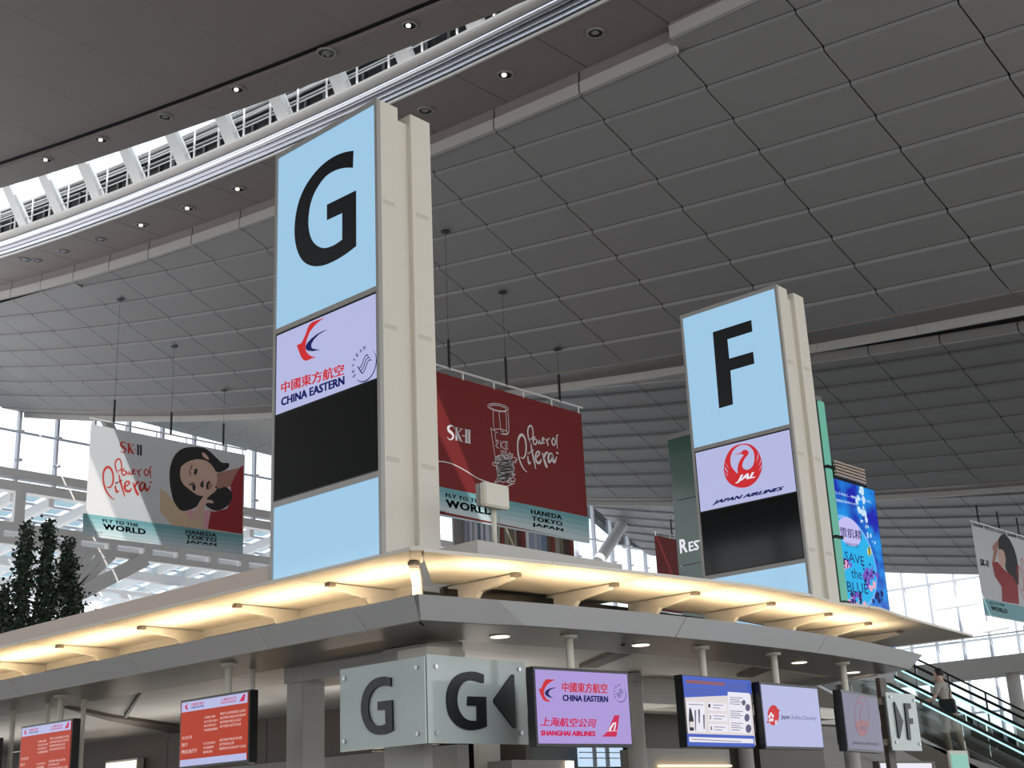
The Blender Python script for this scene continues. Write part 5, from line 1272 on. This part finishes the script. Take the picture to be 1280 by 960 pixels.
# ================================================================== man on the escalator
px0 = Vector((26.57, 12.35, 0)); z0 = zA+(12.35-12)*SL-.95+.02
man = thing('person', 'man in a grey shirt and beige trousers with a black shoulder bag, riding the escalator', 'person', (px0.x, px0.y, z0))
def skin_body(name, m, verts, edges, radii, parent, sub=2, root=0):
    me = bpy.data.meshes.new(name); me.from_pydata([tuple(v) for v in verts], edges, []); me.update()
    o = bpy.data.objects.new(name, me); COL.objects.link(o)
    bpy.context.view_layer.objects.active = o
    md = o.modifiers.new('s', 'SKIN'); md.use_smooth_shade = True
    if not me.skin_vertices:
        me.attributes.new
    o.modifiers.new('u', 'SUBSURF').levels = sub
    sk = me.skin_vertices[0].data if me.skin_vertices else None
    for i, r_ in enumerate(radii):
        sk[i].radius = r_ if isinstance(r_, tuple) else (r_, r_)
    sk[root].use_root = True
    bpy.context.view_layer.update()
    dg = bpy.context.evaluated_depsgraph_get()
    m2_ = bpy.data.meshes.new_from_object(o.evaluated_get(dg), depsgraph=dg)
    bpy.data.objects.remove(o); bpy.data.meshes.remove(me)
    for p in m2_.polygons: p.use_smooth = True
    m2_.materials.clear()
    return link(name, m2_, m, parent)
# body frame: forward = +Y (up the escalator, to the picture's left), right = +X
def b(x, y, z): return (px0.x+x, px0.y+y, z0+z)
V = [b(0, 0, .95), b(0, .03, 1.12), b(0, .05, 1.32), b(0, .05, 1.46), b(0, .07, 1.53), b(0, .09, 1.62), b(0, .10, 1.70),       # 0-6 pelvis..head
     b(-.10, 0, .90), b(-.11, .06, .5), b(-.11, .0, .09), b(-.11, .14, .05),      # 7-10 near leg
     b(.10, 0, .90), b(.11, -.10, .48), b(.11, -.24, -.06), b(.11, -.10, -.1),    # 11-14 far leg, a step lower
     b(-.19, .05, 1.43), b(-.25, .14, 1.17), b(-.30, .40, 1.13), b(-.33, .50, 1.10),  # 15-18 near arm reaching to the handrail
     b(.19, .05, 1.43), b(.25, .0, 1.15), b(.24, .16, .98), b(.24, .22, .94)]
Ed = [(0, 1), (1, 2), (2, 3), (3, 4), (4, 5), (5, 6), (0, 7), (7, 8), (8, 9), (9, 10), (0, 11), (11, 12), (12, 13), (13, 14), (3, 15), (15, 16), (16, 17), (17, 18), (3, 19), (19, 20), (20, 21), (21, 22)]
Rd = [(.13, .10), (.13, .10), (.15, .11), (.12, .09), .055, .085, .075, .09, .06, .045, .035, .09, .06, .045, .035, .055, .042, .032, .026, .055, .042, .032, .026]
skin_body('body', 'skin', V, Ed, Rd, man)
mat('shirt', rgb(176, 170, 162), .8, noise=.06, nscale=9); mat('trousers', rgb(142, 130, 114), .8, noise=.05, nscale=9)
# clothing
Vs = [V[0], V[1], V[2], V[3], V[15], b(-.235, .11, 1.27), V[19], b(.235, .02, 1.27)]
skin_body('shirt', 'shirt', Vs, [(0, 1), (1, 2), (2, 3), (3, 4), (4, 5), (3, 6), (6, 7)], [(.155, .12), (.155, .12), (.172, .13), (.13, .10), .075, .068, .075, .068], man)
Vt = [V[0], V[7], V[8], b(-.11, .02, .14), V[11], V[12], b(.11, -.22, .0)]
skin_body('trousers', 'trousers', Vt, [(0, 1), (1, 2), (2, 3), (0, 4), (4, 5), (5, 6)], [(.15, .115), .105, .082, .07, .105, .082, .07], man)
for s_, (x, y, z) in ((-1, (-.11, .07, .045)), (1, (.11, -.17, -.11))):
    skin_body('shoe', 'black', [b(x, y-.1, z+.02), b(x, y, z), b(x, y+.12, z-.01)], [(0, 1), (1, 2)], [.045, .048, .035], man, 2)
def ico(name, m, c, s, parent, sub=3, fn=None):
    bm = bmesh.new(); bmesh.ops.create_icosphere(bm, subdivisions=sub, radius=1)
    for v in bm.verts:
        if fn: v.co = fn(v.co)
        v.co = Vector((c[0]+v.co.x*s[0], c[1]+v.co.y*s[1], c[2]+v.co.z*s[2]))
    me = bpy.data.meshes.new(name); bm.to_mesh(me); bm.free()
    for p in me.polygons: p.use_smooth = True
    return link(name, me, m, parent)
hc = b(0, .105, 1.665)
def facef(v):
    v = v.copy()
    if v.y > .3 and abs(v.x) < .28 and -.35 < v.z < .15: v.y += .16*(1-abs(v.x)/.28)*(1-abs(v.z+.12)/.3) if abs(v.z+.12) < .3 else 0
    if v.z < -.55: v.x *= .8; v.y = v.y*.9+.08
    return v
ico('head', 'skin', hc, (.078, .098, .122), man, 3, facef)
def hairf(v):
    v = v.copy()
    if v.y > .25 and v.z < .45: v *= .84
    if v.z < -.45: v *= .8
    return v
ico('hair', 'hair', (hc[0], hc[1]-.014, hc[2]+.022), (.086, .102, .122), man, 3, hairf)
for s_ in (-1, 1):
    ico('ear', 'skin_shade', (hc[0]+s_*.079, hc[1]-.005, hc[2]-.01), (.010, .02, .03), man, 2)
    ico('eye', 'hair', (hc[0]+s_*.03, hc[1]+.092, hc[2]+.012), (.012, .006, .006), man, 1)
MB().box((hc[0]-.022, hc[1]+.094, hc[2]-.062), (hc[0]+.022, hc[1]+.1, hc[2]-.055)).build('mouth', 'skin_shade', man)
# hands with five fingers; the near one rests on the handrail
def hand(w, d, up, side, curl):
    w, d, up, side = map(Vector, (w, d, up, side))
    vs = [w, w+d*.05]; es = [(0, 1)]; rd = [.026, .03]
    for k, (o_, l) in enumerate(((-.03, .07), (-.01, .08), (.01, .075), (.03, .06))):
        a = w+d*.085+side*o_; b1 = a+d*l*.5-up*curl*.3*l; c1_ = b1+d*l*.25-up*curl*l*.7
        n = len(vs); vs += [a, b1, c1_]; es += [(1, n), (n, n+1), (n+1, n+2)]; rd += [.0105, .0092, .008]
    n = len(vs); vs += [w+d*.03-side*.045, w+d*.07-side*.06-up*.02]; es += [(0, n), (n, n+1)]; rd += [.012, .009]
    skin_body('hand', 'skin', vs, es, rd, man, 1)
hand(b(-.33, .50, 1.10), Vector((-.35, .85, -.1)).normalized(), (0, 0, 1), Vector((.9, .35, 0)).normalized(), .5)
hand(b(.24, .22, .94), Vector((0, .7, -.7)).normalized(), (0, 1, 0), (1, 0, 0), .6)
bag = thing('shoulder_bag', 'black shoulder bag hanging at the hip of the man on the escalator', 'bag', b(-.22, -.16, .98))
A = Vector(b(-.30, -.14, 1.02))
MB().hexa([A+Vector((0, -.17, -.16)), A+Vector((0, .15, -.16)), A+Vector((0, .17, .12)), A+Vector((0, -.15, .12))], [A+Vector((.1, -.17, -.16)), A+Vector((.1, .15, -.16)), A+Vector((.1, .17, .12)), A+Vector((.1, -.15, .12))]).build('body', 'black', bag, bev=.02)
MB().hexa([A+Vector((-.012, -.15, -.03)), A+Vector((-.012, .16, -.03)), A+Vector((-.012, .17, .125)), A+Vector((-.012, -.15, .125))], [A+Vector((0, -.15, -.03)), A+Vector((0, .16, -.03)), A+Vector((0, .17, .125)), A+Vector((0, -.15, .125))]).build('flap', 'rubber', bag)
MB().tube(smooth([b(-.26, -.02, 1.14), b(-.2, .12, 1.28), b(-.02, .19, 1.40), b(.13, .12, 1.5), b(.16, .0, 1.49), b(0, -.11, 1.38), b(-.17, -.16, 1.25), b(-.27, -.2, 1.14)], 5, False), .012, 6).build('strap', 'rubber', bag)
